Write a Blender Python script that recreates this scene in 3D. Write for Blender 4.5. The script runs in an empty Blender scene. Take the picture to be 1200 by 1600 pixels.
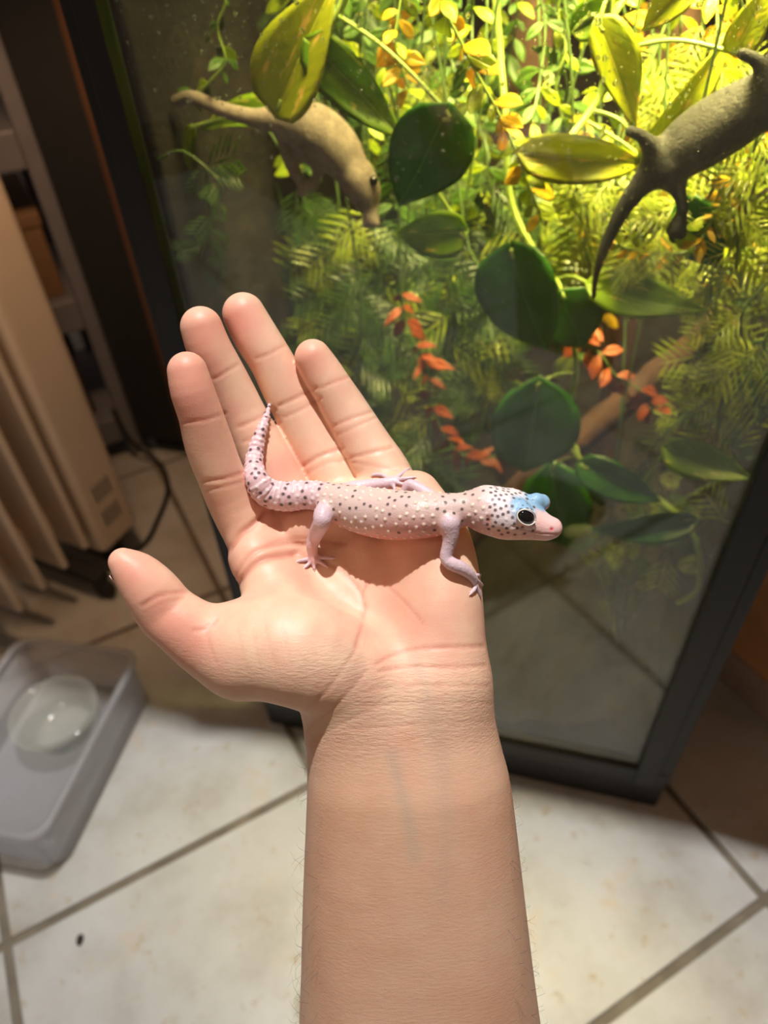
import bpy, bmesh, math, random
import numpy as np
from mathutils import Vector, Matrix
random.seed(7); rng = np.random.default_rng(11)
S = bpy.context.scene
COL = S.collection
# ------------------------------------------------------------------ camera
FPX, CAMH = 1130.0, 0.775                    # focal length in pixels of a 1200x1600 frame, eye height
_d = np.array([75.0, 1205.0, FPX]); _d /= np.linalg.norm(_d)      # straight down, seen by the camera
_f = np.array([0, 0, 1.0]) - _d * _d[2]; _f /= np.linalg.norm(_f)
_r = np.cross(_d, _f)
if _r[0] < 0: _r = -_r
A = np.array([_r, _f, -_d])                  # camera (x right, y down, z forward) -> world
EYE = np.array([0, 0, CAMH])
def c2w(c): return np.asarray(c) @ A.T + EYE
def cam(px, py, z): return np.array([(px - 600) / FPX * z, (py - 800) / FPX * z, z])
def W(px, py, z): return c2w(cam(px, py, z))
def ray(px, py): return A @ cam(px, py, 1.0)
def FL(px, py, h=0.0):
    r = ray(px, py); return EYE + r * ((CAMH - h) / -r[2])
def onplane(px, py, p0, n):
    r = ray(px, py); return EYE + r * (np.dot(p0 - EYE, n) / np.dot(r, n))
cd = bpy.data.cameras.new('camera'); co = bpy.data.objects.new('camera', cd); COL.objects.link(co)
co.matrix_world = Matrix(((A[0, 0], -A[0, 1], -A[0, 2], 0), (A[1, 0], -A[1, 1], -A[1, 2], 0), (A[2, 0], -A[2, 1], -A[2, 2], CAMH), (0, 0, 0, 1)))
cd.sensor_fit = 'HORIZONTAL'; cd.sensor_width = 36; cd.lens = FPX / 1200 * 36; cd.clip_start = .01
cd.dof.use_dof = True; cd.dof.focus_distance = .262; cd.dof.aperture_fstop = 10.5
S.camera = co
# ------------------------------------------------------------------ light, exposure
S.view_settings.view_transform = 'Standard'; S.view_settings.look = 'None'
S.view_settings.exposure = 0.0; S.view_settings.gamma = 1.0; S.view_settings.use_curve_mapping = False
wd = bpy.data.worlds.new('room_air'); S.world = wd; wd.use_nodes = True
wd.node_tree.nodes['Background'].inputs[0].default_value = (1.0, .72, .50, 1)
wd.node_tree.nodes['Background'].inputs[1].default_value = .17
def lamp(name, kind, loc, power, col, target=None, **kw):
    l = bpy.data.lights.new(name, kind); l.energy = power; l.color = col
    for k, v in kw.items(): setattr(l, k, v)
    o = bpy.data.objects.new(name, l); COL.objects.link(o); o.location = loc
    if target is not None: o.rotation_euler = (Vector(target) - Vector(loc)).to_track_quat('-Z', 'Y').to_euler()
    return o
# ------------------------------------------------------------------ tank frame of reference
TL, TR = FL(421, 1130), FL(1025, 1262)
TX = (TR - TL); TW = np.linalg.norm(TX); TX /= TW            # along the front, left to right
TN = np.array([-TX[1], TX[0], 0])                             # into the tank
TH, TD = .92, .45
def tp(s, d, z): return TL + TX * s + TN * d + np.array([0, 0, z])
def TK(px, py, d=0.0): return onplane(px, py, TL + TN * d, TN)
KEY = tp(.16, .030, 2.25)
lamp('ceiling_lamp_light', 'POINT', KEY, 165, (1.0, .98, .96), shadow_soft_size=.022)
lamp('hood_lamp_light', 'AREA', tp(.255, .105, .90), 6.6, (1.0, .80, .30), target=tp(.255, .28, 0), shape='RECTANGLE', size=.31, size_y=.20, spread=1.25)
lamp('hood_spot_light', 'AREA', tp(.345, .085, .90), 2.6, (1.0, .76, .24), target=tp(.335, .16, .3), shape='DISK', size=.11, spread=1.3)
lamp('warm_fill_light', 'POINT', (-.75, -.35, 1.7), 4.0, (1.0, .62, .36), shadow_soft_size=.09)  # added warm fill that stands for the ambient glow of the room
lamp('added_warm_spot', 'SPOT', tp(-.15, .10, .93), 9.0, (1.0, .60, .33), target=tp(-.42, .36, .20), spot_size=1.25, spot_blend=.6, shadow_soft_size=.05)  # unseen warm spot, added to brighten the radiator and the floor left of the tank
# ------------------------------------------------------------------ helpers
def tag(o, label=None, cat=None, group=None, kind=None):
    if label: o['label'] = label
    if cat: o['category'] = cat
    if group: o['group'] = group
    if kind: o['kind'] = kind
    return o
def empty(name, loc, label=None, cat=None, group=None, rz=0.0):
    o = bpy.data.objects.new(name, None); COL.objects.link(o); o.location = Vector(loc); o.rotation_euler = (0, 0, rz)
    o.empty_display_size = .02
    return tag(o, label, cat, group)
WMAT = {}                                    # world matrices of the meshes, kept because Blender updates its own only later
def link(name, me, mat=None, parent=None, smooth=False, mw=None):
    o = bpy.data.objects.new(name, me); COL.objects.link(o)
    if mat and not me.materials: me.materials.append(mat)
    if smooth: me.polygons.foreach_set('use_smooth', [True] * len(me.polygons))
    Mw = mw if mw is not None else Matrix.Identity(4)
    if parent is not None:
        o.parent = parent
        pm = WMAT.get(parent.name) or Matrix.Translation(parent.location) @ parent.rotation_euler.to_matrix().to_4x4()
        o.matrix_local = pm.inverted() @ Mw
    elif mw is not None: o.matrix_world = mw
    WMAT[o.name] = Mw
    return o
def mesh(name, v, f):
    me = bpy.data.meshes.new(name); me.from_pydata([tuple(map(float, p)) for p in v], [], [tuple(int(i) for i in q) for q in f]); me.update(); return me
def frame(o, x, y=None, z=None):
    """4x4 from origin and axes (numpy)"""
    M = Matrix.Identity(4)
    for i in range(3):
        M[i][0], M[i][1], M[i][2], M[i][3] = x[i], y[i], z[i], o[i]
    return M
def nrm(v): v = np.asarray(v, float); return v / np.linalg.norm(v)
def bm_box(bm, sx, sy, sz, c=(0, 0, 0), M=None, bev=0.0, seg=2):
    r = bmesh.ops.create_cube(bm, size=1.0); vs = r['verts']
    bmesh.ops.scale(bm, verts=vs, vec=(sx, sy, sz)); bmesh.ops.translate(bm, verts=vs, vec=c)
    if bev > 0:
        es = list({e for v in vs for e in v.link_edges})
        q = bmesh.ops.bevel(bm, geom=es, offset=bev, segments=seg, profile=.5, affect='EDGES')
        vs = list({v for f in q['faces'] for v in f.verts} | {v for v in vs if v.is_valid})
    if M is not None: bmesh.ops.transform(bm, verts=vs, matrix=M)
    return vs
def box(name, dims, c, mat, parent=None, mw=None, bev=.002, seg=2):
    bm = bmesh.new(); bm_box(bm, *dims, bev=bev, seg=seg); me = bpy.data.meshes.new(name); bm.to_mesh(me); bm.free()
    M = (mw if mw is not None else Matrix.Identity(4)) @ Matrix.Translation(Vector(c))
    return link(name, me, mat, parent, mw=M)
def smooth_path(pts, n=8):
    P = np.array(pts, float); out = []
    for i in range(len(P) - 1):
        p0 = P[max(i - 1, 0)]; p1 = P[i]; p2 = P[i + 1]; p3 = P[min(i + 2, len(P) - 1)]
        for t in np.linspace(0, 1, n, endpoint=False):
            out.append(.5 * ((2 * p1) + (-p0 + p2) * t + (2 * p0 - 5 * p1 + 4 * p2 - p3) * t * t + (-p0 + 3 * p1 - 3 * p2 + p3) * t ** 3))
    out.append(P[-1]); return np.array(out)
def tube_vf(P, R, seg=6, base=0):
    P = np.asarray(P, float); n = len(P); R = np.broadcast_to(R, (n,)); V = []; Fc = []
    up = np.array([.13, .31, .94])
    for i in range(n):
        t = nrm(P[min(i + 1, n - 1)] - P[max(i - 1, 0)] + 1e-12)
        a = np.cross(t, up); a = nrm(a if np.linalg.norm(a) > 1e-4 else np.cross(t, [1, 0, 0])); b = np.cross(t, a)
        for k in range(seg):
            q = 2 * math.pi * k / seg; V.append(P[i] + R[i] * (math.cos(q) * a + math.sin(q) * b))
    for i in range(n - 1):
        for k in range(seg):
            k2 = (k + 1) % seg; Fc.append((base + i * seg + k, base + i * seg + k2, base + (i + 1) * seg + k2, base + (i + 1) * seg + k))
    Fc.append(tuple(base + k for k in range(seg))[::-1]); Fc.append(tuple(base + (n - 1) * seg + k for k in range(seg)))
    return V, Fc
# ------------------------------------------------------------------ materials
def mat(name): m = bpy.data.materials.new(name); m.use_nodes = True; m.node_tree.nodes.clear(); return m, m.node_tree
class N:
    """tiny node-graph helper"""
    def __init__(s, name): s.m, s.t = mat(name)
    def n(s, kind, **kw):
        x = s.t.nodes.new(kind); ins = kw.pop('i', {})
        for k, v in kw.items(): setattr(x, k, v)
        for k, v in ins.items(): s.set(x.inputs[k], v)
        return x
    def set(s, sock, v):
        if isinstance(v, bpy.types.NodeSocket): s.t.links.new(v, sock)
        elif isinstance(v, bpy.types.Node): s.t.links.new(v.outputs[0], sock)
        else:
            if isinstance(v, tuple) and len(v) == 3 and sock.type == 'RGBA': v = v + (1,)
            sock.default_value = v
    def out(s, sh):
        o = s.t.nodes.new('ShaderNodeOutputMaterial'); s.set(o.inputs[0], sh); return s.m
    def noise(s, scale, detail=4, rough=.55, vec=None):
        x = s.n('ShaderNodeTexNoise', i={'Scale': scale, 'Detail': detail, 'Roughness': rough})
        if vec is not None: s.set(x.inputs['Vector'], vec)
        return x.outputs[0]
    def coord(s, k='Object'): return s.n('ShaderNodeTexCoord').outputs[k]
    def ramp(s, fac, stops):
        x = s.n('ShaderNodeValToRGB'); s.set(x.inputs[0], fac); e = x.color_ramp.elements
        while len(e) < len(stops): e.new(.5)
        for q, (p, c) in zip(e, stops): q.position = p; q.color = c + (1,) if len(c) == 3 else c
        return x.outputs[0]
    def mix(s, fac, a, b, mode='MIX'):
        x = s.n('ShaderNodeMix', data_type='RGBA', blend_type=mode); s.set(x.inputs[0], fac); s.set(x.inputs[6], a); s.set(x.inputs[7], b); return x.outputs[2]
    def math(s, op, a, b=0.0, clamp=False):
        x = s.n('ShaderNodeMath', operation=op, use_clamp=clamp); s.set(x.inputs[0], a); s.set(x.inputs[1], b); return x.outputs[0]
    def bump(s, h, strength=.3, dist=.001, nrmal=None):
        x = s.n('ShaderNodeBump', i={'Strength': strength, 'Distance': dist}); s.set(x.inputs['Height'], h)
        if nrmal is not None: s.set(x.inputs['Normal'], nrmal)
        return x.outputs[0]
    def pb(s, **kw):
        x = s.n('ShaderNodeBsdfPrincipled')
        for k, v in kw.items(): s.set(x.inputs[k.replace('_', ' ')], v)
        return x.outputs[0]
def simple(name, col, rough=.5, metal=0.0, var=.12, scale=40, bumpd=0.0, spec=.5):
    g = N(name); c = g.coord(); nz = g.noise(scale, 5, .6, c)
    lo = tuple(v * (1 - var) for v in col); hi = tuple(min(1, v * (1 + var)) for v in col)
    k = dict(Base_Color=g.ramp(nz, [(.3, lo), (.7, hi)]), Roughness=rough, Metallic=metal, Specular_IOR_Level=spec)
    if bumpd: k['Normal'] = g.bump(g.noise(scale * 6, 3, .6, c), .4, bumpd)
    return g.out(g.pb(**k))
def leafmat(name, dark, light, patch=None, patchamt=.60, gloss=.35, scale=3.5, trans=.45):
    """leaf: texture space is the leaf itself (length 1 along y, midrib at x = 0)"""
    g = N(name); c = g.coord(); ri = g.n('ShaderNodeObjectInfo').outputs['Random']
    off = g.n('ShaderNodeVectorMath', operation='ADD', i={0: c, 1: g.n('ShaderNodeCombineXYZ', i={0: g.math('MULTIPLY', ri, 17.0), 1: g.math('MULTIPLY', ri, 7.3)}).outputs[0]}).outputs[0]
    base = g.mix(g.ramp(g.noise(scale, 4, .6, off), [(.35, (0, 0, 0)), (.65, (1, 1, 1))]), dark, light)
    base = g.mix(g.math('MULTIPLY', ri, .45), base, light)
    if patch:
        mp = g.n('ShaderNodeMapping', i={'Vector': off, 'Scale': (1.0, .30, 1.0)}).outputs[0]
        base = g.mix(g.ramp(g.noise(9, 5, .65, mp), [(patchamt, (0, 0, 0)), (patchamt + .06, (1, 1, 1))]), base, patch)
    xyz = g.n('ShaderNodeSeparateXYZ', i={0: c}).outputs; ax = g.math('ABSOLUTE', xyz[0])
    rib = g.ramp(ax, [(.004, (1, 1, 1)), (.022, (0, 0, 0))])
    vein = g.math('POWER', g.math('ABSOLUTE', g.math('SINE', g.math('MULTIPLY', g.math('SUBTRACT', xyz[1], g.math('MULTIPLY', ax, .75)), 26.0))), .25)
    base = g.mix(g.math('MULTIPLY', rib, .55), base, tuple(min(1, v * 1.5 + .03) for v in light))
    h = g.math('ADD', g.math('MULTIPLY', vein, .35), g.math('MULTIPLY', rib, -1.0))
    p = g.pb(Base_Color=base, Roughness=gloss, Specular_IOR_Level=.45, Normal=g.bump(g.math('ADD', h, g.noise(9, 3, .6, off)), .45, .0011))
    t = g.n('ShaderNodeBsdfTranslucent', i={'Color': g.mix(.5, base, light)})
    return g.out(g.n('ShaderNodeMixShader', i={0: trans, 1: p, 2: t.outputs[0]}).outputs[0])
M = {}
M['blackplastic'] = simple('black_plastic', (.010, .010, .011), .42, var=.2, spec=.3)
M['blackmatte'] = simple('black_matte', (.012, .011, .011), .7)
M['grout'] = simple('grout', (.16, .135, .10), .9, var=.3, scale=30, bumpd=.0006)
def tilemat():
    g = N('stone_tile'); c = g.coord(); ri = g.n('ShaderNodeObjectInfo').outputs['Random']
    off = g.n('ShaderNodeVectorMath', operation='ADD', i={0: c, 1: g.n('ShaderNodeCombineXYZ', i={0: g.math('MULTIPLY', ri, 9.1), 1: g.math('MULTIPLY', ri, 3.7)}).outputs[0]}).outputs[0]
    big = g.ramp(g.noise(9, 6, .6, off), [(.34, (.35, .33, .29)), (.50, (.44, .435, .41)), (.66, (.49, .49, .475))])
    sm = g.ramp(g.noise(48, 6, .65, off), [(.585, (0, 0, 0)), (.70, (1, 1, 1))])
    col = g.mix(g.math('MULTIPLY', sm, .8), big, (.36, .27, .16))
    sp = g.ramp(g.noise(16, 5, .7, off), [(.58, (0, 0, 0)), (.68, (1, 1, 1))])
    col = g.mix(g.math('MULTIPLY', sp, .5), col, (.50, .38, .25))
    return g.out(g.pb(Base_Color=col, Roughness=.42, Specular_IOR_Level=.35, Normal=g.bump(g.noise(70, 5, .6, off), .25, .0015)))
M['tile'] = tilemat()
M['wallwood'] = simple('orange_wood', (.70, .33, .14), .5, var=.3, scale=7)
M['wallpaint'] = simple('dark_wall_paint', (.05, .035, .028), .8)
M['skirt'] = simple('skirting_tile', (.45, .34, .28), .5, var=.15, scale=20)
M['cream'] = simple('cream_enamel', (.68, .55, .42), .42, var=.05, scale=10)
M['slot'] = simple('slot_dark', (.10, .075, .055), .7)
M['rack'] = simple('grey_rack_plastic', (.17, .16, .17), .5, var=.08)
M['cord'] = simple('black_rubber', (.012, .012, .012), .5)
M['debris'] = simple('debris_black', (.02, .016, .012), .8)
# ------------------------------------------------------------------ floor
T1 = FL(10, 1475); T2 = FL(1197, 1405)
ang = math.radians(26.1); EA = np.array([math.cos(ang), math.sin(ang), 0]); EC = np.array([math.sin(ang), -math.cos(ang), 0])
span = T2 - T1; pA = np.dot(span, EA) / 2; pC = np.dot(span, EC)
grt = .0085
bm = bmesh.new(); bm_box(bm, 4.4, 4.6, .05, (0, .9, -.0285)); me = bpy.data.meshes.new('floor'); bm.to_mesh(me); bm.free()
floor = tag(link('floor', me, M['grout']), kind='structure')
bm = bmesh.new(); bm_box(bm, pA - grt, pC - grt, .012, (0, 0, -.006), bev=.0018, seg=2); tme = bpy.data.meshes.new('tile'); bm.to_mesh(tme); bm.free()
tme.materials.append(M['tile'])
for i in range(-6, 8):
    for j in range(-6, 6):
        c = T1 + EA * pA * (i + .5) + EC * pC * (j + .5)
        if -1.6 < c[0] < 1.6 and -.9 < c[1] < 2.4:
            q = link('tile', tme, None, floor, mw=frame(c, EA, -EC, np.array([0, 0, 1.0])))
# walls
def wallbox(name, p0, p1, h, th, mt, z0=0.0):
    p0, p1 = np.array(p0, float), np.array(p1, float); L = np.linalg.norm(p1 - p0); x = (p1 - p0) / L; y = np.array([-x[1], x[0], 0])
    c = (p0 + p1) / 2 + y * th / 2 + np.array([0, 0, z0 + h / 2])
    bm = bmesh.new(); bm_box(bm, L, th, h, bev=.001, seg=1); me = bpy.data.meshes.new(name); bm.to_mesh(me); bm.free()
    return tag(link(name, me, mt, mw=frame(c, x, y, np.array([0, 0, 1.0]))), kind='structure')
wr0 = np.array([-.15, 2.05, 0]) + EA * .42; wr1 = wr0 + EC * 2.9
wallbox('wall_right', wr0, wr1, 2.4, .08, M['wallpaint'])
wallbox('baseboard_right', wr0 - EA * .010, wr1 - EA * .010, .062, .0105, M['skirt'])
wallbox('wall_back', wr0 - EA * 3.2, wr0 - EA * .0, 2.4, .08, M['wallpaint'])
# orange wooden cabinet on a pale plinth, right of the tank
cw = FL(1166, 1100); cw = cw - EC * ((cw[1] - .575) / EC[1] * -1.0) if False else cw + EC * ((.585 - cw[1]) / EC[1])
wcab = empty('wooden_cabinet', cw, 'orange-brown wooden cabinet on a pale plinth beside the right side of the terrarium', 'cabinet', rz=math.atan2(EC[1], EC[0]))
WM = frame(cw, EC, EA, np.array([0, 0, 1.0]))
def wbox(name, x0, x1, y0, y1, z0, z1, mt, bev=.002): return box(name, (x1 - x0, y1 - y0, z1 - z0), ((x0 + x1) / 2, (y0 + y1) / 2, (z0 + z1) / 2), mt, wcab, mw=WM, bev=bev)
wbox('plinth', 0, .62, 0, .40, 0, .052, M['skirt']); wbox('side_panel', 0, .62, .004, .024, .052, .80, M['wallwood']); wbox('door', .600, .618, .026, .40, .056, .78, M['wallwood'])
wbox('back_panel', 0, .015, .024, .40, .052, .80, M['wallwood']); wbox('top_board', -.005, .625, -.002, .405, .80, .822, M['wallwood'])
# ------------------------------------------------------------------ implicit-surface modelling (bodies)
def rcone(P, a, b, ra, rb):
    """signed distance to a round cone running from sphere (a, ra) to sphere (b, rb); worked in millimetres"""
    ba = ((b - a) * 1e3).astype(np.float32); r1, r2 = ra * 1e3, rb * 1e3
    pa = (P - a.astype(np.float32)) * np.float32(1e3)
    l2 = float(ba @ ba); rr = r1 - r2; a2 = l2 - rr * rr
    if a2 <= 1e-6:
        q, r = (pa, r1) if r1 >= r2 else (pa - ba, r2)
        return (np.sqrt(np.einsum('ij,ij->i', q, q)) - r) * 1e-3
    il2 = 1 / l2; y = pa @ ba; z = y - l2; q = pa * np.float32(l2) - ba * y[:, None]
    x2 = np.einsum('ij,ij->i', q, q); y2 = y * y * l2; z2 = z * z * l2; k = np.sign(rr) * rr * rr * x2
    d = (np.sqrt(x2 * a2 * il2) + y * rr) * il2 - r1
    d = np.where(np.sign(y) * a2 * y2 < k, np.sqrt(x2 + y2) * il2 - r1, d)
    d = np.where(np.sign(z) * a2 * z2 > k, np.sqrt(x2 + z2) * il2 - r2, d)
    return (d * 1e-3).astype(np.float32)
def smin(a, b, k):
    h = np.maximum(k - np.abs(a - b), 0) / k
    return np.minimum(a, b) - h * h * k * .25
def sph(px, py, zs, r):
    """sphere whose nearest point is at depth zs and whose outline radius is r pixels -> (centre, metres)"""
    z = zs / (1 - r / FPX); return cam(px, py, z), r * z / FPX
def sphc(px, py, zc, r): return cam(px, py, zc), r * zc / FPX
FAR = .014
def dense(nodes, n=4):
    """resample a chain of (centre, radius) along a smooth curve"""
    q = smooth_path([np.append(c, r) for c, r in nodes], n); return [(p[:3], p[3]) for p in q]
def chain_sdf(P, nodes, k=None):
    lo, hi = P.min(0), P.max(0); d = None
    for (a, ra), (b, rb) in zip(nodes[:-1], nodes[1:]):
        m = max(ra, rb); gap = np.maximum(np.maximum(np.minimum(a, b) - m - hi, lo - np.maximum(a, b) - m), 0)
        if gap @ gap > FAR * FAR: continue
        e = rcone(P, a, b, ra, rb); d = e if d is None else np.minimum(d, e)
    return np.full(len(P), FAR, np.float32) if d is None else d
def chunked(f, n=2500):
    def g(P): return np.concatenate([f(P[i:i + n]) for i in range(0, len(P), n)]) if len(P) > n else f(P)
    return g
def nets(f, lo, hi, res, co_=4, band=1.15):
    """surface-nets polygonisation, fine only near the surface"""
    lo = np.array(lo, np.float32); nb = np.ceil((np.array(hi) - lo) / (res * co_)).astype(int)
    ax = [lo[i] + (np.arange(nb[i]) * co_ + (co_ - 1) / 2) * res for i in range(3)]
    G = np.stack(np.meshgrid(*ax, indexing='ij'), -1).reshape(-1, 3).astype(np.float32)
    D = f(G).reshape(nb).astype(np.float32)
    near = np.abs(D) < res * co_ * band
    Fd = np.repeat(np.repeat(np.repeat(D, co_, 0), co_, 1), co_, 2)
    I = np.argwhere(near) * co_
    o = np.stack(np.meshgrid(*[np.arange(co_)] * 3, indexing='ij'), -1).reshape(-1, 3)
    idx = (I[:, None, :] + o[None]).reshape(-1, 3)
    for s in range(0, len(idx), 400000):
        q = idx[s:s + 400000]; Fd[q[:, 0], q[:, 1], q[:, 2]] = f((lo + q * res).astype(np.float32))
    Sg = Fd < 0
    cnt = np.zeros(np.array(Sg.shape) - 1, np.int8)
    for a in (0, 1):
        for b in (0, 1):
            for c in (0, 1): cnt += Sg[a:a + cnt.shape[0], b:b + cnt.shape[1], c:c + cnt.shape[2]]
    act = (cnt > 0) & (cnt < 8); cells = np.argwhere(act)
    vid = np.full(act.shape, -1, np.int32); vid[act] = np.arange(len(cells))
    cor = np.array([(a, b, c) for a in (0, 1) for b in (0, 1) for c in (0, 1)])
    val = np.stack([Fd[cells[:, 0] + a, cells[:, 1] + b, cells[:, 2] + c] for a, b, c in cor], 1)
    acc = np.zeros((len(cells), 3)); n = np.zeros(len(cells))
    for i in range(8):
        for j in range(i + 1, 8):
            if np.abs(cor[i] - cor[j]).sum() != 1: continue
            a, b = val[:, i], val[:, j]; m = (a < 0) != (b < 0); t = np.where(m, a / np.where(m, a - b, 1), 0)
            acc += np.where(m[:, None], cor[i] + t[:, None] * (cor[j] - cor[i]), 0); n += m
    V = lo + (cells + acc / n[:, None]) * res
    Q = []
    for x in range(3):
        y, z = (x + 1) % 3, (x + 2) % 3
        sl0 = [slice(None)] * 3; sl1 = [slice(None)] * 3; sl0[x] = slice(0, -1); sl1[x] = slice(1, None)
        s0, s1 = Sg[tuple(sl0)], Sg[tuple(sl1)]
        e = np.argwhere(s0 != s1); e = e[(e[:, y] > 0) & (e[:, z] > 0) & (e[:, y] < act.shape[y]) & (e[:, z] < act.shape[z])]
        ins = s0[e[:, 0], e[:, 1], e[:, 2]]
        def g(dy, dz):
            k = e.copy(); k[:, y] -= dy; k[:, z] -= dz; return vid[k[:, 0], k[:, 1], k[:, 2]]
        q = np.stack([g(1, 1), g(0, 1), g(0, 0), g(1, 0)], 1); q[~ins] = q[~ins][:, ::-1]; Q.append(q)
    Q = np.concatenate(Q); Q = Q[(Q >= 0).all(1)]
    return V, Q
def grad(f, V, h=.0003):
    V = V.astype(np.float32); g = np.zeros_like(V)
    for e in ((1, -1, -1), (-1, -1, 1), (-1, 1, -1), (1, 1, 1)):
        e = np.array(e, np.float32); g += e * f(V + e * h)[:, None]
    return g / np.maximum(np.linalg.norm(g, axis=1, keepdims=True), 1e-9)
def relax(f, V, it=2):
    for _ in range(it): V = V - grad(f, V) * f(V.astype(np.float32))[:, None]
    return V
def vnormals(V, Q):
    n = np.cross(V[Q[:, 2]] - V[Q[:, 0]], V[Q[:, 3]] - V[Q[:, 1]]); o = np.zeros_like(V)
    for k in range(4): np.add.at(o, Q[:, k], n)
    return o / np.maximum(np.linalg.norm(o, axis=1, keepdims=True), 1e-12)
def qmesh(name, V, Q, attrs=None):
    me = bpy.data.meshes.new(name); me.vertices.add(len(V)); me.vertices.foreach_set('co', V.astype(np.float32).ravel())
    me.loops.add(Q.size); me.loops.foreach_set('vertex_index', Q.astype(np.int32).ravel())
    me.polygons.add(len(Q)); me.polygons.foreach_set('loop_start', np.arange(0, Q.size, 4, dtype=np.int32)); me.polygons.foreach_set('loop_total', np.full(len(Q), 4, np.int32))
    me.polygons.foreach_set('use_smooth', np.ones(len(Q), bool))
    for k, c in (attrs or {}).items():
        at = me.attributes.new(k, 'FLOAT_COLOR', 'POINT'); at.data.foreach_set('color', np.concatenate([c, np.ones((len(c), 1))], 1).astype(np.float32).ravel())
    me.update(calc_edges=True); me.validate(); return me
def px_of(V): return 600 + FPX * V[:, 0] / V[:, 2], 800 + FPX * V[:, 1] / V[:, 2]
def dist_poly(x, y, pts):
    pts = np.array(pts, float); d = np.full(len(x), 1e9)
    for a, b in zip(pts[:-1], pts[1:]):
        ab = b - a; t = np.clip(((x - a[0]) * ab[0] + (y - a[1]) * ab[1]) / (ab @ ab), 0, 1)
        d = np.minimum(d, np.hypot(x - a[0] - t * ab[0], y - a[1] - t * ab[1]))
    return d
AX = A[:, 0], -A[:, 1], -A[:, 2]            # local frame for bodies: right, up, towards the viewer
def body_frame(org): return frame(org, *AX)
def to_local(V, oc):                         # camera space -> local of body_frame placed at camera-space oc
    q = V - oc; return np.stack([q[:, 0], -q[:, 1], -q[:, 2]], 1)
# ------------------------------------------------------------------ the hand and forearm
FING = {
 'index':  [(432, 905, .275, 46), (398, 842, .276, 43), (368, 790, .273, 40), (344, 740, .267, 37), (327, 695, .262, 37.5), (314, 650, .257, 34.5), (301, 612, .253, 34), (293, 581, .252, 31)],
 'middle': [(480, 850, .285, 44), (446, 775, .286, 41), (416, 718, .286, 40.5), (385, 660, .284, 37), (365, 620, .281, 36.5), (346, 580, .277, 34.5), (327, 545, .273, 34.5), (315, 512, .271, 32.5)],
 'ring':   [(555, 825, .288, 43), (521, 745, .290, 41), (493, 695, .291, 40), (464, 641, .290, 37), (444, 603, .288, 36.5), (424, 564, .286, 34.5), (400, 526, .284, 35), (381, 491, .283, 33)],
 'pinky':  [(636, 815, .278, 42), (602, 742, .282, 41), (577, 704, .284, 39.5), (552, 661, .285, 36), (537, 637, .285, 35), (521, 610, .284, 32.5), (503, 582, .283, 31.5), (489, 559, .282, 28.5)],
}
FC = {k: dense([sph(*q) for q in v], 3) for k, v in FING.items()}
THUMB = [sph(*q) for q in [(372, 1020, .247, 68), (322, 1000, .246, 55), (285, 975, .245, 48), (260, 955, .245, 46), (238, 925, .243, 42.5), (215, 898, .243, 35), (192, 878, .244, 22)]]
META = [[sph(*q) for q in v] for v in (
 [(418, 885, .274, 46), (480, 985, .262, 62), (565, 1090, .253, 84)],
 [(478, 845, .283, 44), (550, 950, .274, 62), (610, 1090, .256, 88)],
 [(552, 822, .285, 42), (612, 925, .273, 62), (650, 1085, .255, 84)],
 [(636, 812, .276, 40), (668, 900, .266, 62), (680, 1065, .252, 74)])]
PADS = [[sph(*q) for q in v] for v in (
 [(652, 772, .272, 36), (684, 838, .264, 48), (692, 900, .258, 57), (692, 960, .254, 63), (690, 1050, .252, 66)],                     # heel of the hand, little-finger side
 [(398, 1010, .243, 78), (468, 1018, .239, 86), (545, 1050, .245, 76)],                   # ball of the thumb
 [(470, 820, .279, 34), (545, 785, .281, 30), (625, 775, .275, 30)],                      # pads under the fingers
 [(398, 868, .270, 40), (430, 930, .262, 44), (440, 985, .250, 50)])]                     # fold between thumb and index finger
ARMW = [(1085, 520, 755), (1140, 484, 772), (1200, 481, 788), (1250, 480, 799), (1400, 474, 817), (1600, 468, 842), (1900, 450, 890), (2250, 430, 950)]
ARMZ = [.252, .249, .247, .246, .247, .252, .264, .280]
ARM = [[], []]
for (y, l, r), zz in zip(ARMW, ARMZ):
    rr = .355 * (r - l); ARM[0].append(sph(l + rr, y, zz, rr)); ARM[1].append(sph(r - rr, y, zz, rr))
THUMB = dense(THUMB, 3); META = [dense(c, 4) for c in META]; PADS = [dense(c, 4) for c in PADS]; ARM = [dense(c, 3) for c in ARM]
@chunked
def hand_sdf(P):
    palm = None
    for c in META + PADS:
        e = chain_sdf(P, c); palm = e if palm is None else smin(palm, e, .0065)
    arm = smin(chain_sdf(P, ARM[0]), chain_sdf(P, ARM[1]), .012)
    palm = smin(palm, arm, .012)
    palm = smin(palm, chain_sdf(P, THUMB), .006)
    fing = None
    for k in ('index', 'middle', 'ring', 'pinky'):
        e = chain_sdf(P, FC[k]); fing = e if fing is None else smin(fing, e, .0019)
    return smin(palm, fing, .0042)
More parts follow.
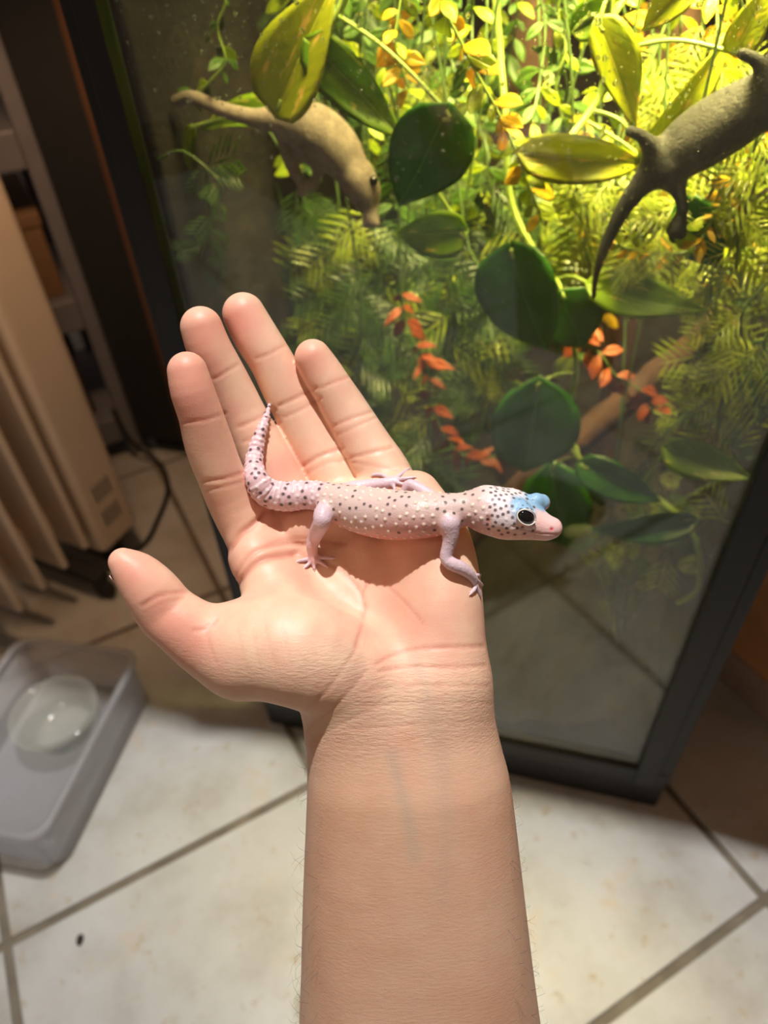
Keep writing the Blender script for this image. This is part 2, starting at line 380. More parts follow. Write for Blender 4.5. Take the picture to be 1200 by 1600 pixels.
CREASE = [  # pixel polyline, width px, depth mm, redness
 ([(283, 660), (320, 656), (352, 646)], 2.6, .35, .5), ([(316, 752), (350, 748), (386, 737)], 3, .5, .6), ([(322, 766), (352, 760), (380, 752)], 2.5, .3, .4),
 ([(352, 866), (372, 838), (397, 819), (416, 800)], 5, 1.7, .8),
 ([(335, 592), (352, 582), (373, 569)], 2.6, .35, .5), ([(374, 667), (402, 655), (430, 640)], 3, .5, .6), ([(381, 690), (408, 678), (438, 660)], 2.6, .35, .5),
 ([(401, 560), (422, 552), (446, 539)], 2.6, .35, .5), ([(436, 634), (462, 622), (494, 606)], 3, .5, .6), ([(444, 652), (470, 640), (502, 622)], 2.6, .35, .5), ([(474, 728), (500, 712), (535, 700)], 3.2, .7, .7),
 ([(502, 606), (520, 598), (546, 589)], 2.4, .35, .5), ([(519, 667), (545, 655), (581, 643)], 2.6, .45, .6), ([(527, 680), (555, 666), (588, 652)], 2.2, .3, .4), ([(536, 718), (565, 711), (612, 699)], 3, .6, .6),
 ([(478, 742), (515, 722), (560, 724), (620, 735)], 2.6, .3, .35), ([(455, 800), (500, 790), (560, 800)], 3, .35, .4),
 ([(460, 866), (520, 884), (556, 915), (568, 942), (566, 975), (556, 1010)], 3.4, .5, .8), ([(360, 934), (380, 898), (412, 873), (462, 866)], 5.5, 1.9, .9), ([(366, 905), (392, 866), (440, 850), (480, 852)], 4, .9, .5),
 ([(385, 880), (420, 850), (470, 842), (540, 850)], 3, .4, .5), ([(606, 916), (636, 945), (662, 975)], 2.4, .25, .5), ([(575, 908), (566, 930), (572, 948)], 2.6, .35, .9),
 ([(590, 1037), (618, 1022), (650, 1014), (700, 1012), (755, 1010)], 3.2, .5, .6), ([(592, 1049), (640, 1042), (700, 1043), (758, 1040)], 3.0, .45, .5),
 ([(580, 1078), (650, 1071), (762, 1072)], 2.4, .28, .25), ([(560, 1104), (640, 1098), (768, 1100)], 2.4, .22, .2), ([(555, 1140), (640, 1133), (770, 1128)], 2.4, .2, .15),
 ([(470, 1116), (505, 1085), (540, 1040), (560, 1010)], 3, .35, .2), ([(484, 1136), (530, 1098), (572, 1050)], 3, .4, .2), ([(484, 1160), (540, 1128), (600, 1100)], 2.6, .25, .15),
 ([(222, 946), (250, 930), (289, 924)], 3, .4, .9), ([(226, 956), (255, 941), (286, 934)], 2.4, .12, .4), ([(303, 985), (322, 982), (338, 968)], 3, .4, .5), ([(325, 975), (326, 1000), (338, 1035)], 2.6, .25, .4),
 ([(395, 985), (402, 1020), (408, 1050)], 2, .14, .2), ([(415, 978), (424, 1015), (432, 1046)], 2, .14, .2), ([(440, 972), (448, 1005), (455, 1040)], 2, .14, .2), ([(372, 985), (380, 1020), (386, 1050)], 2, .14, .2),
]
lo = np.array([-.112, -.092, .228]); hi = np.array([.082, .325, .345])
V, Q = nets(hand_sdf, lo, hi, .0009)
V = relax(hand_sdf, V, 1)
Nn = vnormals(V, Q)
if np.einsum('ij,ij->i', Nn[::211], grad(hand_sdf, V[::211])).mean() < 0: Q = Q[:, ::-1]; Nn = -Nn
x, y = px_of(V); front = np.clip(-Nn[:, 2] * 2.0, 0, 1)
dep = np.zeros(len(V)); red = np.zeros(len(V))
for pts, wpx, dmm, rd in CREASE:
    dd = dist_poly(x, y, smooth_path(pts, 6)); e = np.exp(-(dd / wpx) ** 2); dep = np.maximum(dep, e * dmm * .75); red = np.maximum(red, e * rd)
V = V - Nn * (dep * front * .001)[:, None]
from mathutils.bvhtree import BVHTree
HANDT = BVHTree.FromPolygons(V.tolist(), Q.tolist())      # for laying the gecko on the finished skin
def blob(cx, cy, r): return np.exp(-(((x - cx) ** 2 + (y - cy) ** 2) / r ** 2))
tipred = np.clip(sum(blob(*b) for b in [(290, 585, 42), (300, 640, 45), (313, 520, 40), (378, 495, 38), (487, 560, 34), (205, 890, 45), (250, 965, 40), (300, 1000, 40), (445, 730, 30)]), 0, 1)
palmred = np.clip(.7 * blob(420, 840, 60) + .6 * blob(640, 960, 70) + .5 * blob(650, 790, 60) + .45 * blob(700, 1010, 50) + .5 * blob(640, 1160, 26) + .4 * blob(640, 1220, 24) + .4 * blob(380, 760, 40), 0, 1)
vein = np.zeros(len(V))
for pts, wv, av in [([(612, 1180), (625, 1230), (640, 1290), (648, 1340)], 11, .8), ([(668, 1100), (690, 1180), (700, 1290), (690, 1400)], 16, .45), ([(655, 1040), (668, 1090)], 9, .5), ([(520, 1000), (545, 1010), (560, 1060)], 16, .3), ([(540, 930), (600, 945)], 26, .4)]:
    vein = np.maximum(vein, av * np.exp(-(dist_poly(x, y, pts) / wv) ** 2))
vein *= front
arm = np.clip((y - 1060) / 220, 0, 1)
wr = np.exp(-((y - 1105) / 75) ** 2) + .8 * blob(520, 1080, 70) + .25 * arm
oc = cam(600, 1000, .262)
pm = qmesh('person', to_local(V, oc), Q, {'mask': np.stack([np.clip(tipred * .9 + palmred * .7 + red * .5, 0, 1) , vein, arm], 1), 'mask2': np.stack([np.clip(wr, 0, 1), np.clip(red * front, 0, 1), front], 1)})
def skinmat():
    g = N('skin'); c = g.coord()
    a = g.n('ShaderNodeSeparateColor', i={0: g.n('ShaderNodeAttribute', attribute_name='mask').outputs['Color']}).outputs
    b = g.n('ShaderNodeSeparateColor', i={0: g.n('ShaderNodeAttribute', attribute_name='mask2').outputs['Color']}).outputs
    col = g.mix(g.ramp(g.noise(60, 5, .6, c), [(.35, (0, 0, 0)), (.65, (1, 1, 1))]), (.79, .46, .33), (.83, .57, .40))
    col = g.mix(g.math('MULTIPLY', a[2], .8), col, g.mix(g.ramp(g.noise(26, 5, .6, c), [(.35, (0, 0, 0)), (.65, (1, 1, 1))]), (.53, .295, .18), (.61, .385, .26)))  # forearm tan, deepened so the colour also holds the lower arm's shade
    col = g.mix(g.math('MULTIPLY', a[0], .85), col, (.76, .315, .235))
    col = g.mix(g.math('MULTIPLY', a[1], .55), col, (.46, .37, .28))
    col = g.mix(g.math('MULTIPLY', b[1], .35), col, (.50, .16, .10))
    mp = g.n('ShaderNodeMapping', i={'Vector': c, 'Scale': (1.0, 3.6, 1.6), 'Rotation': (0, 0, .08)}).outputs[0]
    wrk = g.noise(330, 5, .65, mp)
    cells = g.n('ShaderNodeTexVoronoi', feature='DISTANCE_TO_EDGE', i={'Vector': c, 'Scale': 900.0}).outputs['Distance']
    n1 = g.bump(g.math('MULTIPLY', wrk, g.math('ADD', g.math('MULTIPLY', b[0], .9), .06)), .7, .0008)
    n2 = g.bump(g.math('MINIMUM', cells, .25), .2, .0003, n1)
    n3 = g.bump(g.noise(140, 3, .5, c), .18, .0006, n2)
    return g.out(g.pb(Base_Color=col, Roughness=.47, Specular_IOR_Level=.42, Subsurface_Weight=.35, Subsurface_Radius=(1.0, .35, .18), Subsurface_Scale=.0035, Normal=n3))
person = link('person', pm, skinmat(), mw=body_frame(c2w(oc)))
tag(person, "person's left forearm and open hand, palm up, with the spotted gecko resting on it", 'person')
def hand_z(px, py):
    z = np.linspace(.225, .335, 900, dtype=np.float32); d = hand_sdf(np.stack([(px - 600) / FPX * z, (py - 800) / FPX * z, z], 1)); k = np.argmax(d < 0)
    return float(z[k]) if d.min() < 0 else None
# nails on the far side of the finger tips
g_ = N('nail'); nailm = g_.out(g_.pb(Base_Color=g_.mix(g_.noise(200, 3, .5, g_.coord()), (.72, .46, .38), (.80, .60, .50)), Roughness=.3))
def add_child_cam(name, Vc, Qc, mt, parent, oc_parent, smooth=True):
    me = mesh(name, to_local(np.asarray(Vc), oc_parent), Qc); o = bpy.data.objects.new(name, me); COL.objects.link(o); me.materials.append(mt); o.parent = parent
    if smooth: me.polygons.foreach_set('use_smooth', [True] * len(me.polygons))
    return o
def nail(tipc, tipr, prevc, back, ln, wd2):
    ax = nrm(tipc - prevc); bk = nrm(back - ax * np.dot(back, ax)); sd = np.cross(ax, bk); Vn, Fn = [], []
    nu, nv = 7, 7
    for lay in (0, 1):
        for i in range(nu):
            for j in range(nv):
                u = (i / (nu - 1) - .5) * ln; v = (j / (nv - 1) - .5) * 1.7 * wd2 / tipr
                rr = tipr * (1.03 - .045 * lay) * (1 - .10 * max(u / ln, 0) ** 2)
                Vn.append(tipc + ax * (u - .0005) + rr * (math.cos(v) * bk + math.sin(v) * sd))
    k = lambda l, i, j: l * nu * nv + i * nv + j
    for i in range(nu - 1):
        for j in range(nv - 1):
            Fn.append((k(0, i, j), k(0, i + 1, j), k(0, i + 1, j + 1), k(0, i, j + 1))); Fn.append((k(1, i, j), k(1, i, j + 1), k(1, i + 1, j + 1), k(1, i + 1, j)))
    for i in range(nu - 1):
        for j in (0, nv - 1): Fn.append((k(0, i, j), k(1, i, j), k(1, i + 1, j), k(0, i + 1, j)))
    for j in range(nv - 1):
        for i in (0, nu - 1): Fn.append((k(0, i, j), k(0, i, j + 1), k(1, i, j + 1), k(1, i, j)))
    add_child_cam('fingernail', np.array(Vn), Fn, nailm, person, oc)
for kf in FC:
    (p1, r1), (p2, r2) = FC[kf][-2], FC[kf][-1]; nail(p1, r1, FC[kf][-4][0], np.array([0, -.1, 1.0]), .010, .0060)
nail(THUMB[-4][0], THUMB[-4][1] * .985, THUMB[-7][0], np.array([-.55, .55, .75]), .012, .0070)
# fine arm hair along the thumb side of the forearm
hv, hf = [], []
cand = np.where((y > 1180) & (y < 1900) & ((x < 505) | (x > 790)) & (np.abs(Nn[:, 2]) < .75))[0]
for i in rng.choice(cand, 420, replace=False):
    p = V[i]; n = Nn[i]; L = rng.uniform(.004, .010) * (1 if x[i] < 600 else .6)
    dr = nrm(n * .55 + np.array([rng.normal(0, .2), -.75 if rng.random() < .5 else .8, rng.normal(0, .2)]))
    pts = [p - n * .0005, p + dr * L * .5 + n * .0012, p + dr * L + n * rng.uniform(-.0006, .0008)]
    v, f = tube_vf(np.array(pts), [.00004, .000035, .00001], 3, len(hv)); hv += v; hf += f
hm = simple('arm_hair', (.05, .03, .02), .5)
tag(add_child_cam('arm_hair', np.array(hv), hf, hm, person, oc), 'fine dark arm hair', kind='stuff')
# ------------------------------------------------------------------ the spotted gecko on the palm
UP = np.array(-_d)                                     # world up in camera space
def rest_z(px, py, r):                                 # depth of the centre of a ball of r px that rests on the palm
    zz = .268; rm = 0
    for _ in range(3):
        rm = r * zz / FPX; c = cam(px, py, zz) - UP * rm
        h = hand_z(600 + FPX * c[0] / c[2], 800 + FPX * c[1] / c[2])
        if h is None: return None
        zz = h + UP[2] * rm
    return zz
def lie_z(px, py, r, press=.93):                        # depth at which a ball of r px comes to lie on the hand, pressed in a little
    z = .232
    while z < .300:
        gap = HANDT.find_nearest(Vector(cam(px, py, z)))[3] - press * r * z / FPX
        if gap < 2e-5: return z
        z += max(gap * .9, 4e-5)
    return None
Z0 = lie_z(610, 804, 39.5); ZS = lie_z(688, 803, 33); ZP = lie_z(505, 777, 24)
SP = [  # tail tip ... neck : px, py, depth, radius px
 (421, 633, None, 2.0), (417, 648, None, 4.5), (411, 666, None, 7.5), (404, 686, None, 10), (399, 707, None, 12.5), (397, 729, None, 15), (402, 752, None, 19), (419, 770, None, 22.5), (448, 776, None, 23.5), (478, 773, None, 22.5),
 (505, 777, None, 24), (535, 788, None, 32), (570, 798, None, 37.5), (610, 804, None, 39.5), (650, 805, None, 37), (688, 803, None, 33), (716, 797, ZS - .0004, 27), (738, 794, ZS - .0006, 27), (758, 795, ZS - .0008, 32)]
SPc = []
for px, py, z, r in SP:
    if z is None:
        z = lie_z(px, py, r); z = (z if z else Z0)
    SPc.append((px, py, z, r))
zz = np.array([q[2] for q in SPc])
for _ in range(3): zz[1:-1] = np.minimum(zz[1:-1], (zz[:-2] + 2 * zz[1:-1] + zz[2:]) / 4)      # smooth, never back into the palm
SPN = dense([sphc(q[0], q[1], z, q[3]) for q, z in zip(SPc, zz)], 3)
ZH = float(zz[-1]); ZS = float(zz[15]); ZP = float(zz[10])
HEAD = [dense([sphc(*q) for q in c], 3) for c in (
 [(762, 796, ZH, 33), (784, 804, ZH - .0022, 34.5), (806, 811, ZH - .0030, 29), (832, 819, ZH - .0032, 21), (852, 825, ZH - .0032, 17), (862, 826, ZH - .0032, 14)],
 [(764, 795, ZH + .002, 31), (792, 789, ZH + .0018, 27), (818, 796, ZH + .0005, 24), (845, 816, ZH - .0018, 16), (861, 823, ZH - .0028, 13)],
 [(760, 806, ZH - .001, 22), (784, 824, ZH - .0015, 16), (815, 829, ZH - .002, 12), (850, 831, ZH - .0025, 10)])]
EYEN = sphc(817, 806, ZH - .0078, 17); EYEF = sphc(846, 785, ZH + .0002, 13)
BROWN = sphc(813, 797, ZH - .0062, 16); BROWF = sphc(838, 783, ZH - .0012, 13)
def foot(px, py, lift, r):                              # a joint lying on the palm
    h = hand_z(px, py); return (px, py, (h if h else .27) - lift, r)
hz = lambda a, b: hand_z(a, b) or .268
ZE = hz(697, 872) - .0040
LEGS = {
 'near_hind': [(517, 788, ZP - .003, 17), (506, 803, ZP - .0075, 16), (503, 816, ZP - .0085, 14), (493, 836, hz(493, 836) - .0062, 11.5), (488, 852, hz(488, 852) - .0040, 9.5), (489, 866, hz(489, 866) - .0022, 8), (491, 873, hz(491, 873) - .0012, 8)],
 'near_fore': [(702, 818, ZS - .0055, 17), (704, 836, (ZS - .0055) * .65 + ZE * .35, 13), (701, 852, (ZS - .0055) * .32 + ZE * .68, 10.5), (697, 871, ZE, 10), (706, 881, hz(706, 881) - .0038, 10.5), (720, 887, hz(720, 887) - .0034, 10.5), (733, 896, hz(733, 896) - .0028, 8.5), (740, 905, hz(740, 905) - .0018, 6.5)],
 'far_hind': [(520, 775, ZP + .004, 16), (548, 764, hz(548, 764) - .004, 12), (580, 758, hz(580, 758) - .0028, 9.5), (604, 755, hz(604, 755) - .0020, 8.5), (614, 751, hz(614, 751) - .0012, 7)],
 'far_fore': [(688, 790, ZS + .0040, 14), (668, 772, hz(668, 772) - .0035, 10), (642, 757, hz(642, 757) - .0028, 8.5), (634, 764, hz(634, 764) - .0016, 7)],
}
def toe(a, b, r0=3.6, r1=2.4, lift=.0007, mid=None):
    m = mid or ((a[0] + b[0]) / 2, (a[1] + b[1]) / 2)
    return [(a[0], a[1], hz(*a) - .0011, r0), (m[0], m[1], hz(*m) - lift - .0003, (r0 + r1) / 2), (b[0], b[1], hz(*b) - lift, r1)]
TOES = [toe((489, 872), (466, 877)), toe((490, 874), (477, 886)), toe((491, 874), (491, 888), mid=(490, 881)), toe((493, 873), (509, 884)), toe((494, 871), (521, 872)),
        toe((740, 905), (736, 927), 4.6, 2.6, mid=(743, 917)), toe((741, 903), (753, 914), 4, 2.6), toe((742, 900), (750, 898), 4, 2.6), toe((741, 906), (750, 930), 4, 2.6),
        toe((612, 751), (583, 742), 3.6, 2.4, mid=(597, 742)), toe((614, 750), (638, 733), 4, 2.4), toe((615, 750), (646, 746), 3.6, 2.4), toe((614, 752), (631, 757), 3.6, 2.4), toe((613, 753), (617, 765), 3.6, 2.4)]
LEGC = {k: dense([sphc(*q) for q in v], 3) for k, v in LEGS.items()}
TOEC = [dense([sphc(*q) for q in v], 2) for v in TOES]
@chunked
def gecko_core(P): return chain_sdf(P, SPN)
@chunked
def gecko_head(P):
    d = None
    for c in HEAD: e = chain_sdf(P, c); d = e if d is None else smin(d, e, .0030)
    for c, r in (BROWN, BROWF): d = smin(d, rcone(P, c, c + 1e-5, r, r), .0014)
    for c, r in (EYEN, EYEF):                          # eyelid rims
        d = smin(d, rcone(P, c, c + 1e-5, r * 1.02, r * 1.02), .0008)
    return d
@chunked
def gecko_legs(P):
    d = None
    for c in LEGC.values(): e = chain_sdf(P, c); d = e if d is None else np.minimum(d, e)
    t = None
    for c in TOEC: e = chain_sdf(P, c); t = e if t is None else np.minimum(t, e)
    return smin(d, t, .0012)
def gecko_sdf(P): return smin(smin(gecko_core(P), gecko_head(P), .0035), gecko_legs(P), .0016)
FAR = .006
glo = np.array([-.054, -.048, .226]); ghi = np.array([.072, .036, .302])
V, Q = nets(gecko_sdf, glo, ghi, .00036)
V = relax(gecko_sdf, V, 1)
Nn = vnormals(V, Q)
if np.einsum('ij,ij->i', Nn[::211], grad(gecko_sdf, V[::211])).mean() < 0: Q = Q[:, ::-1]; Nn = -Nn
x, y = px_of(V)
dl = gecko_legs(V.astype(np.float32)); db = np.minimum(gecko_core(V.astype(np.float32)), gecko_head(V.astype(np.float32)))
isleg = np.clip((db - dl) / .0012 * .5 + .2, 0, 1)
# arc length along the spine
sp = np.array([q[0] for q in SPN]); seg = np.r_[0, np.cumsum(np.linalg.norm(np.diff(sp, axis=0), axis=1))]
def near_spine(V):
    best = np.full(len(V), 1e9); s = np.zeros(len(V))
    for i in range(len(sp) - 1):
        ab = sp[i + 1] - sp[i]; t = np.clip(((V - sp[i]) @ ab) / (ab @ ab), 0, 1); dd = np.linalg.norm(V - sp[i] - t[:, None] * ab, axis=1)
        m = dd < best; best[m] = dd[m]; s[m] = (seg[i] + t * np.linalg.norm(ab))[m]
    return s
sa = near_spine(V); tail_end = seg[3 * 10]; neck0 = seg[3 * 16]
upn = Nn @ UP                                           # 1 = back, -1 = belly
tail = np.clip((tail_end - sa) / .004 + .5, 0, 1) * (1 - isleg)
hx = np.clip((x - 742) / 34, 0, 1) * (1 - isleg)
body = np.clip(1 - tail - hx - isleg, 0, 1)
def L3(a, b, t): return a + (b - a) * t[:, None]
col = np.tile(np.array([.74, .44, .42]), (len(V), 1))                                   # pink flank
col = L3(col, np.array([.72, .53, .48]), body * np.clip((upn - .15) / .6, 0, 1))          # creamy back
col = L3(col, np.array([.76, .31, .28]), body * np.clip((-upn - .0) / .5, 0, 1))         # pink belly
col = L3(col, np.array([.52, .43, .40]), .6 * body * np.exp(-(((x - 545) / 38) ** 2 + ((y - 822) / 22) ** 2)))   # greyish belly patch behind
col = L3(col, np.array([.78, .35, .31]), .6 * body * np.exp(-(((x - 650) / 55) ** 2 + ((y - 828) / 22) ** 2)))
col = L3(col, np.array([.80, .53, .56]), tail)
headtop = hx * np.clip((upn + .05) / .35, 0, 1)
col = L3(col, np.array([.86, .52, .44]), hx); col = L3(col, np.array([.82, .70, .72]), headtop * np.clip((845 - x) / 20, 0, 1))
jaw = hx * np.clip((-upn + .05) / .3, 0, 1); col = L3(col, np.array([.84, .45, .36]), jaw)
snout = hx * np.clip((x - 832) / 22, 0, 1); col = L3(col, np.array([.86, .54, .52]), snout)
def near3(c): return np.linalg.norm(V - c, axis=1)
blue = np.clip(1.35 - np.minimum(near3(BROWN[0]) / .0047, near3(BROWF[0]) / .0047), 0, 1) * np.clip((upn + .15) / .25, 0, 1) * hx
col = L3(col, np.array([.27, .47, .66]), np.clip(blue * 2.2, 0, 1))
col = L3(col, np.array([.72, .56, .62]), isleg * .9)
toed = np.min([np.linalg.norm(V - cam(a, b, hz(a, b)), axis=1) for a, b in ((491, 874), (743, 910), (614, 750))], axis=0)
col = L3(col, np.array([.84, .42, .36]), isleg * np.clip((.0085 - toed) / .004, 0, 1) * np.clip((x - 480) / 4, 0, 1) * .75)
ear = np.exp(-(((x - 763) / 4) ** 2 + ((y - 814) / 9) ** 2)) * np.clip(-Nn[:, 2] * 3, 0, 1)
disp = -ear * .0006; col = L3(col, np.array([.74, .30, .22]), np.clip(ear * 1.1, 0, 1) * .8)
nostril = np.exp(-(((x - 862) / 2.6) ** 2 + ((y - 826.5) / 2.4) ** 2)) * np.clip(-Nn[:, 2] * 3, 0, 1)
col = L3(col, np.array([.75, .04, .07]), np.clip(nostril * 1.4, 0, 1)); disp -= nostril * .0003
mouth = np.exp(-(dist_poly(x, y, [(800, 822), (820, 828), (845, 834), (874, 835)]) / 1.3) ** 2) * np.clip(-Nn[:, 2] * 3, 0, 1)
disp -= mouth * .00025; col = L3(col, np.array([.66, .30, .28]), mouth * .7)
# tubercles (raised scales) and dark spots, placed one by one on the skin
order = rng.permutation(len(V)); cell = {}; keep = []
spc = np.where(hx > .5, .00185, np.where(tail > .5, .0023, np.where(isleg > .5, .0019, .00265)))
for i in order:
    if upn[i] < -.45 or (hx[i] > .5 and x[i] > 836) or (isleg[i] > .5 and toed[i] < .011) : continue
    s_ = spc[i]; k = tuple((V[i] // .0027).astype(int)); ok = True
    for a in (-1, 0, 1):
        for b in (-1, 0, 1):
            for c in (-1, 0, 1):
                for j in cell.get((k[0] + a, k[1] + b, k[2] + c), ()):
                    if np.dot(V[i] - V[j], V[i] - V[j]) < s_ * s_: ok = False; break
                if not ok: break
            if not ok: break
        if not ok: break
    if ok: cell.setdefault(k, []).append(i); keep.append(i)
bucket = {}
ki = np.floor(V / .0012).astype(int)
for n_, k in enumerate(map(tuple, ki)): bucket.setdefault(k, []).append(n_)
def around(p, r):
    k = np.floor(p / .0012).astype(int); out = []
    for a in (-1, 0, 1):
        for b in (-1, 0, 1):
            for c in (-1, 0, 1): out += bucket.get((k[0] + a, k[1] + b, k[2] + c), [])
    out = np.array(out); dd = np.linalg.norm(V[out] - p, axis=1); m = dd < r; return out[m], dd[m]
tailphase = lambda s_: math.sin(s_ / .0036 * math.pi)
for i in keep:
    ishead, istail, lg = hx[i] > .5, tail[i] > .5, isleg[i] > .5
    if blue[i] > .5: rad, hgt, pd = .00046, .00006, .6
    elif ishead: rad, hgt, pd = .00078, .00020, (.70 if upn[i] > -.15 else 0)
    elif istail: rad, hgt, pd = .00095, .00030, (.90 if tailphase(sa[i]) > .0 and upn[i] > -.3 else .04)
    elif lg: rad, hgt, pd = .00045, .00012, .0
    else:
        rad, hgt = .00080, .00042
        bx = 1.0 if (math.sin((x[i] - 520) / 13.0) > -.1 and upn[i] > .62) else 0
        pd = .62 * bx + (.10 if upn[i] > -.1 else .0) + (.35 if x[i] > 690 and upn[i] > -.1 else 0)
    ii, dd = around(V[i], rad * 1.15); e = np.clip(1 - (dd / rad) ** 2, 0, 1)
    if rng.random() < pd:
        cs = np.clip((1 - dd / (rad * .98)) * 2.4, 0, 1)[:, None]; tone = np.array([.075, .042, .038]) * rng.uniform(.8, 1.6)
        col[ii] = col[ii] * (1 - cs * .92) + tone * cs * .92; disp[ii] += e * hgt * .35
    else:
        disp[ii] += e * hgt
        w = .0 if lg else (.35 if ishead else .75); cs = np.clip((1 - dd / rad) * 2, 0, 1)[:, None] * w
        tgt = np.array([.90, .80, .62]) if not (ishead or istail) else np.array([.90, .80, .80]); col[ii] = col[ii] * (1 - cs) + tgt * cs
ring = np.sin(sa / .0023 * 2 * math.pi) * .5 + .5
disp += tail * (ring - .5) * .00028; col = L3(col, np.array([.90, .76, .78]), tail * ring * .25 * (col.min(1) > .2))
col *= np.where(tail > .5, .90, np.where(isleg > .5, .92, np.where(hx > .5, .97, .93)))[:, None]
V = V + Nn * disp[:, None]
gc = cam(610, 830, Z0)
def geckomat():
    g = N('gecko_skin'); c = g.coord(); a = g.n('ShaderNodeAttribute', attribute_name='tint').outputs['Color']
    vor = g.n('ShaderNodeTexVoronoi', i={'Vector': c, 'Scale': 1500.0}).outputs['Distance']
    return g.out(g.pb(Base_Color=a, Roughness=.42, Specular_IOR_Level=.4, Subsurface_Weight=.22, Subsurface_Radius=(1.0, .4, .3), Subsurface_Scale=.0016, Normal=g.bump(vor, .3, .0002)))
gm = geckomat()
gecko = empty('leopard_gecko', c2w(gc), 'small pink and lavender spotted gecko with blue brows resting on the open palm', 'gecko')
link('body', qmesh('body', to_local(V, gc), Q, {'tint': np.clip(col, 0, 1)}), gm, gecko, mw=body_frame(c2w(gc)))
# eyes: glossy black balls with pale lids
def uvs(c, r, sx, nseg=24, nring=16):
    """ellipsoid, axes = rows of sx scaled"""
    v = []; f = []
    for i in range(nring + 1):
        t = math.pi * i / nring
        for j in range(nseg):
            p = 2 * math.pi * j / nseg; v.append(c + r * (math.sin(t) * math.cos(p) * sx[0] + math.sin(t) * math.sin(p) * sx[1] + math.cos(t) * sx[2]))
    for i in range(nring):
        for j in range(nseg): f.append((i * nseg + j, i * nseg + (j + 1) % nseg, (i + 1) * nseg + (j + 1) % nseg, (i + 1) * nseg + j))
    return np.array(v), f
g_ = N('eye_black'); eyem = g_.out(g_.pb(Base_Color=g_.mix(g_.noise(900, 2, .5, g_.coord()), (.004, .004, .004), (.012, .010, .009)), Roughness=.06))
g_ = N('eyelid'); lidm = g_.out(g_.pb(Base_Color=g_.mix(g_.noise(900, 2, .5, g_.coord()), (.86, .82, .74), (.93, .90, .84)), Roughness=.4))
def camchild(name, v, f, mt, parent=gecko, o0=gc):
    me = mesh(name, to_local(np.asarray(v), o0), f); return link(name, me, mt, parent, True, mw=body_frame(c2w(o0)))
# near eye: an almond opening that looks out of the flank side of the head
ec, er = EYEN; nz_ = nrm(np.array([.22, .16, -1.0])); ux = nrm(np.array([.90, .36, .25]) - nz_ * np.dot([.90, .36, .25], nz_)); uy = np.cross(nz_, ux)
if uy[1] > 0: uy = -uy
eb = camchild('eye', *uvs(ec + nz_ * er * .52, er, [ux * .92, uy * .70, nz_ * .62]), eyem)
al = []
for k in range(40):
    t = 2 * math.pi * k / 40; w_ = math.sin(t); rr = er
    pnt = ec + ux * math.cos(t) * rr * .94 + uy * (w_ * .72 if w_ > 0 else w_ * .66) * rr; pnt = pnt + nz_ * rr * (1.02 - .22 * math.cos(t) ** 2); al.append(pnt)
al.append(al[0]); v, f = tube_vf(np.array(al), er * .062, 8); camchild('eyelid', v, f, lidm)
ec, er = EYEF; camchild('eye', *uvs(ec + np.array([.0012, -.0002, .0016]), er, [np.array([.7, 0, 0]), np.array([0, .6, 0]), np.array([0, 0, .8])]), eyem)
# small claws
g_ = N('claw'); clawm = g_.out(g_.pb(Base_Color=(.85, .70, .66), Roughness=.35))
for t in TOEC:
    (p1, r1), (p2, r2) = t[-2], t[-1]; dr = nrm(p2 - p1)
    v, f = tube_vf(np.array([p2 - dr * .0002, p2 + dr * .0007, p2 + dr * .0013 - UP * .0002]), [r2 * .7, r2 * .45, .00003], 6); camchild('claw', v, f, clawm)
FAR = .014
# ------------------------------------------------------------------ terrarium
ZUP = np.array([0, 0, 1.0])
TM = frame(TL, TX, TN, ZUP)                               # tank coordinates: along front, depth, height
tank = empty('terrarium', TL, 'tall glass terrarium with black frame and steamed-up front pane, full of plants', 'terrarium', rz=math.atan2(TX[1], TX[0]))
def tbox(name, s0, s1, d0, d1, z0, z1, mt, parent=tank, bev=.0015):
    return box(name, (s1 - s0, d1 - d0, z1 - z0), ((s0 + s1) / 2, (d0 + d1) / 2, (z0 + z1) / 2), mt, parent, mw=TM, bev=bev)
LP, RP = .0245, TW - .0335                                 # inner edges of the left and right posts
tbox('base_frame', 0, TW, 0, TD, 0.0, .052, M['blackplastic'], bev=.003)
tbox('bottom_rail', .002, TW - .002, -.004, .012, .050, .0775, M['blackplastic'], bev=.003)
tbox('post', 0, .0095, -.002, .02, .050, TH, M['blackplastic'], bev=.002)
tbox('door_stile', .0095, LP, -.006, .008, .050, TH, M['blackplastic'], bev=.001)
tbox('door_stile', RP, TW - .012, -.006, .008, .050, TH, M['blackplastic'], bev=.002)
tbox('post', TW - .012, TW, -.003, .02, .050, TH, M['blackplastic'], bev=.002)
tbox('post', 0, .014, TD - .02, TD, .050, TH, M['blackplastic']); tbox('post', TW - .014, TW, TD - .02, TD, .050, TH, M['blackplastic'])
tbox('top_frame', 0, TW, 0, .03, TH - .03, TH, M['blackplastic']); tbox('top_frame', 0, TW, TD - .03, TD, TH - .03, TH, M['blackplastic'])
tbox('top_frame', 0, .03, .03, TD - .03, TH - .03, TH, M['blackplastic']); tbox('top_frame', TW - .03, TW, .03, TD - .03, TH - .03, TH, M['blackplastic'])
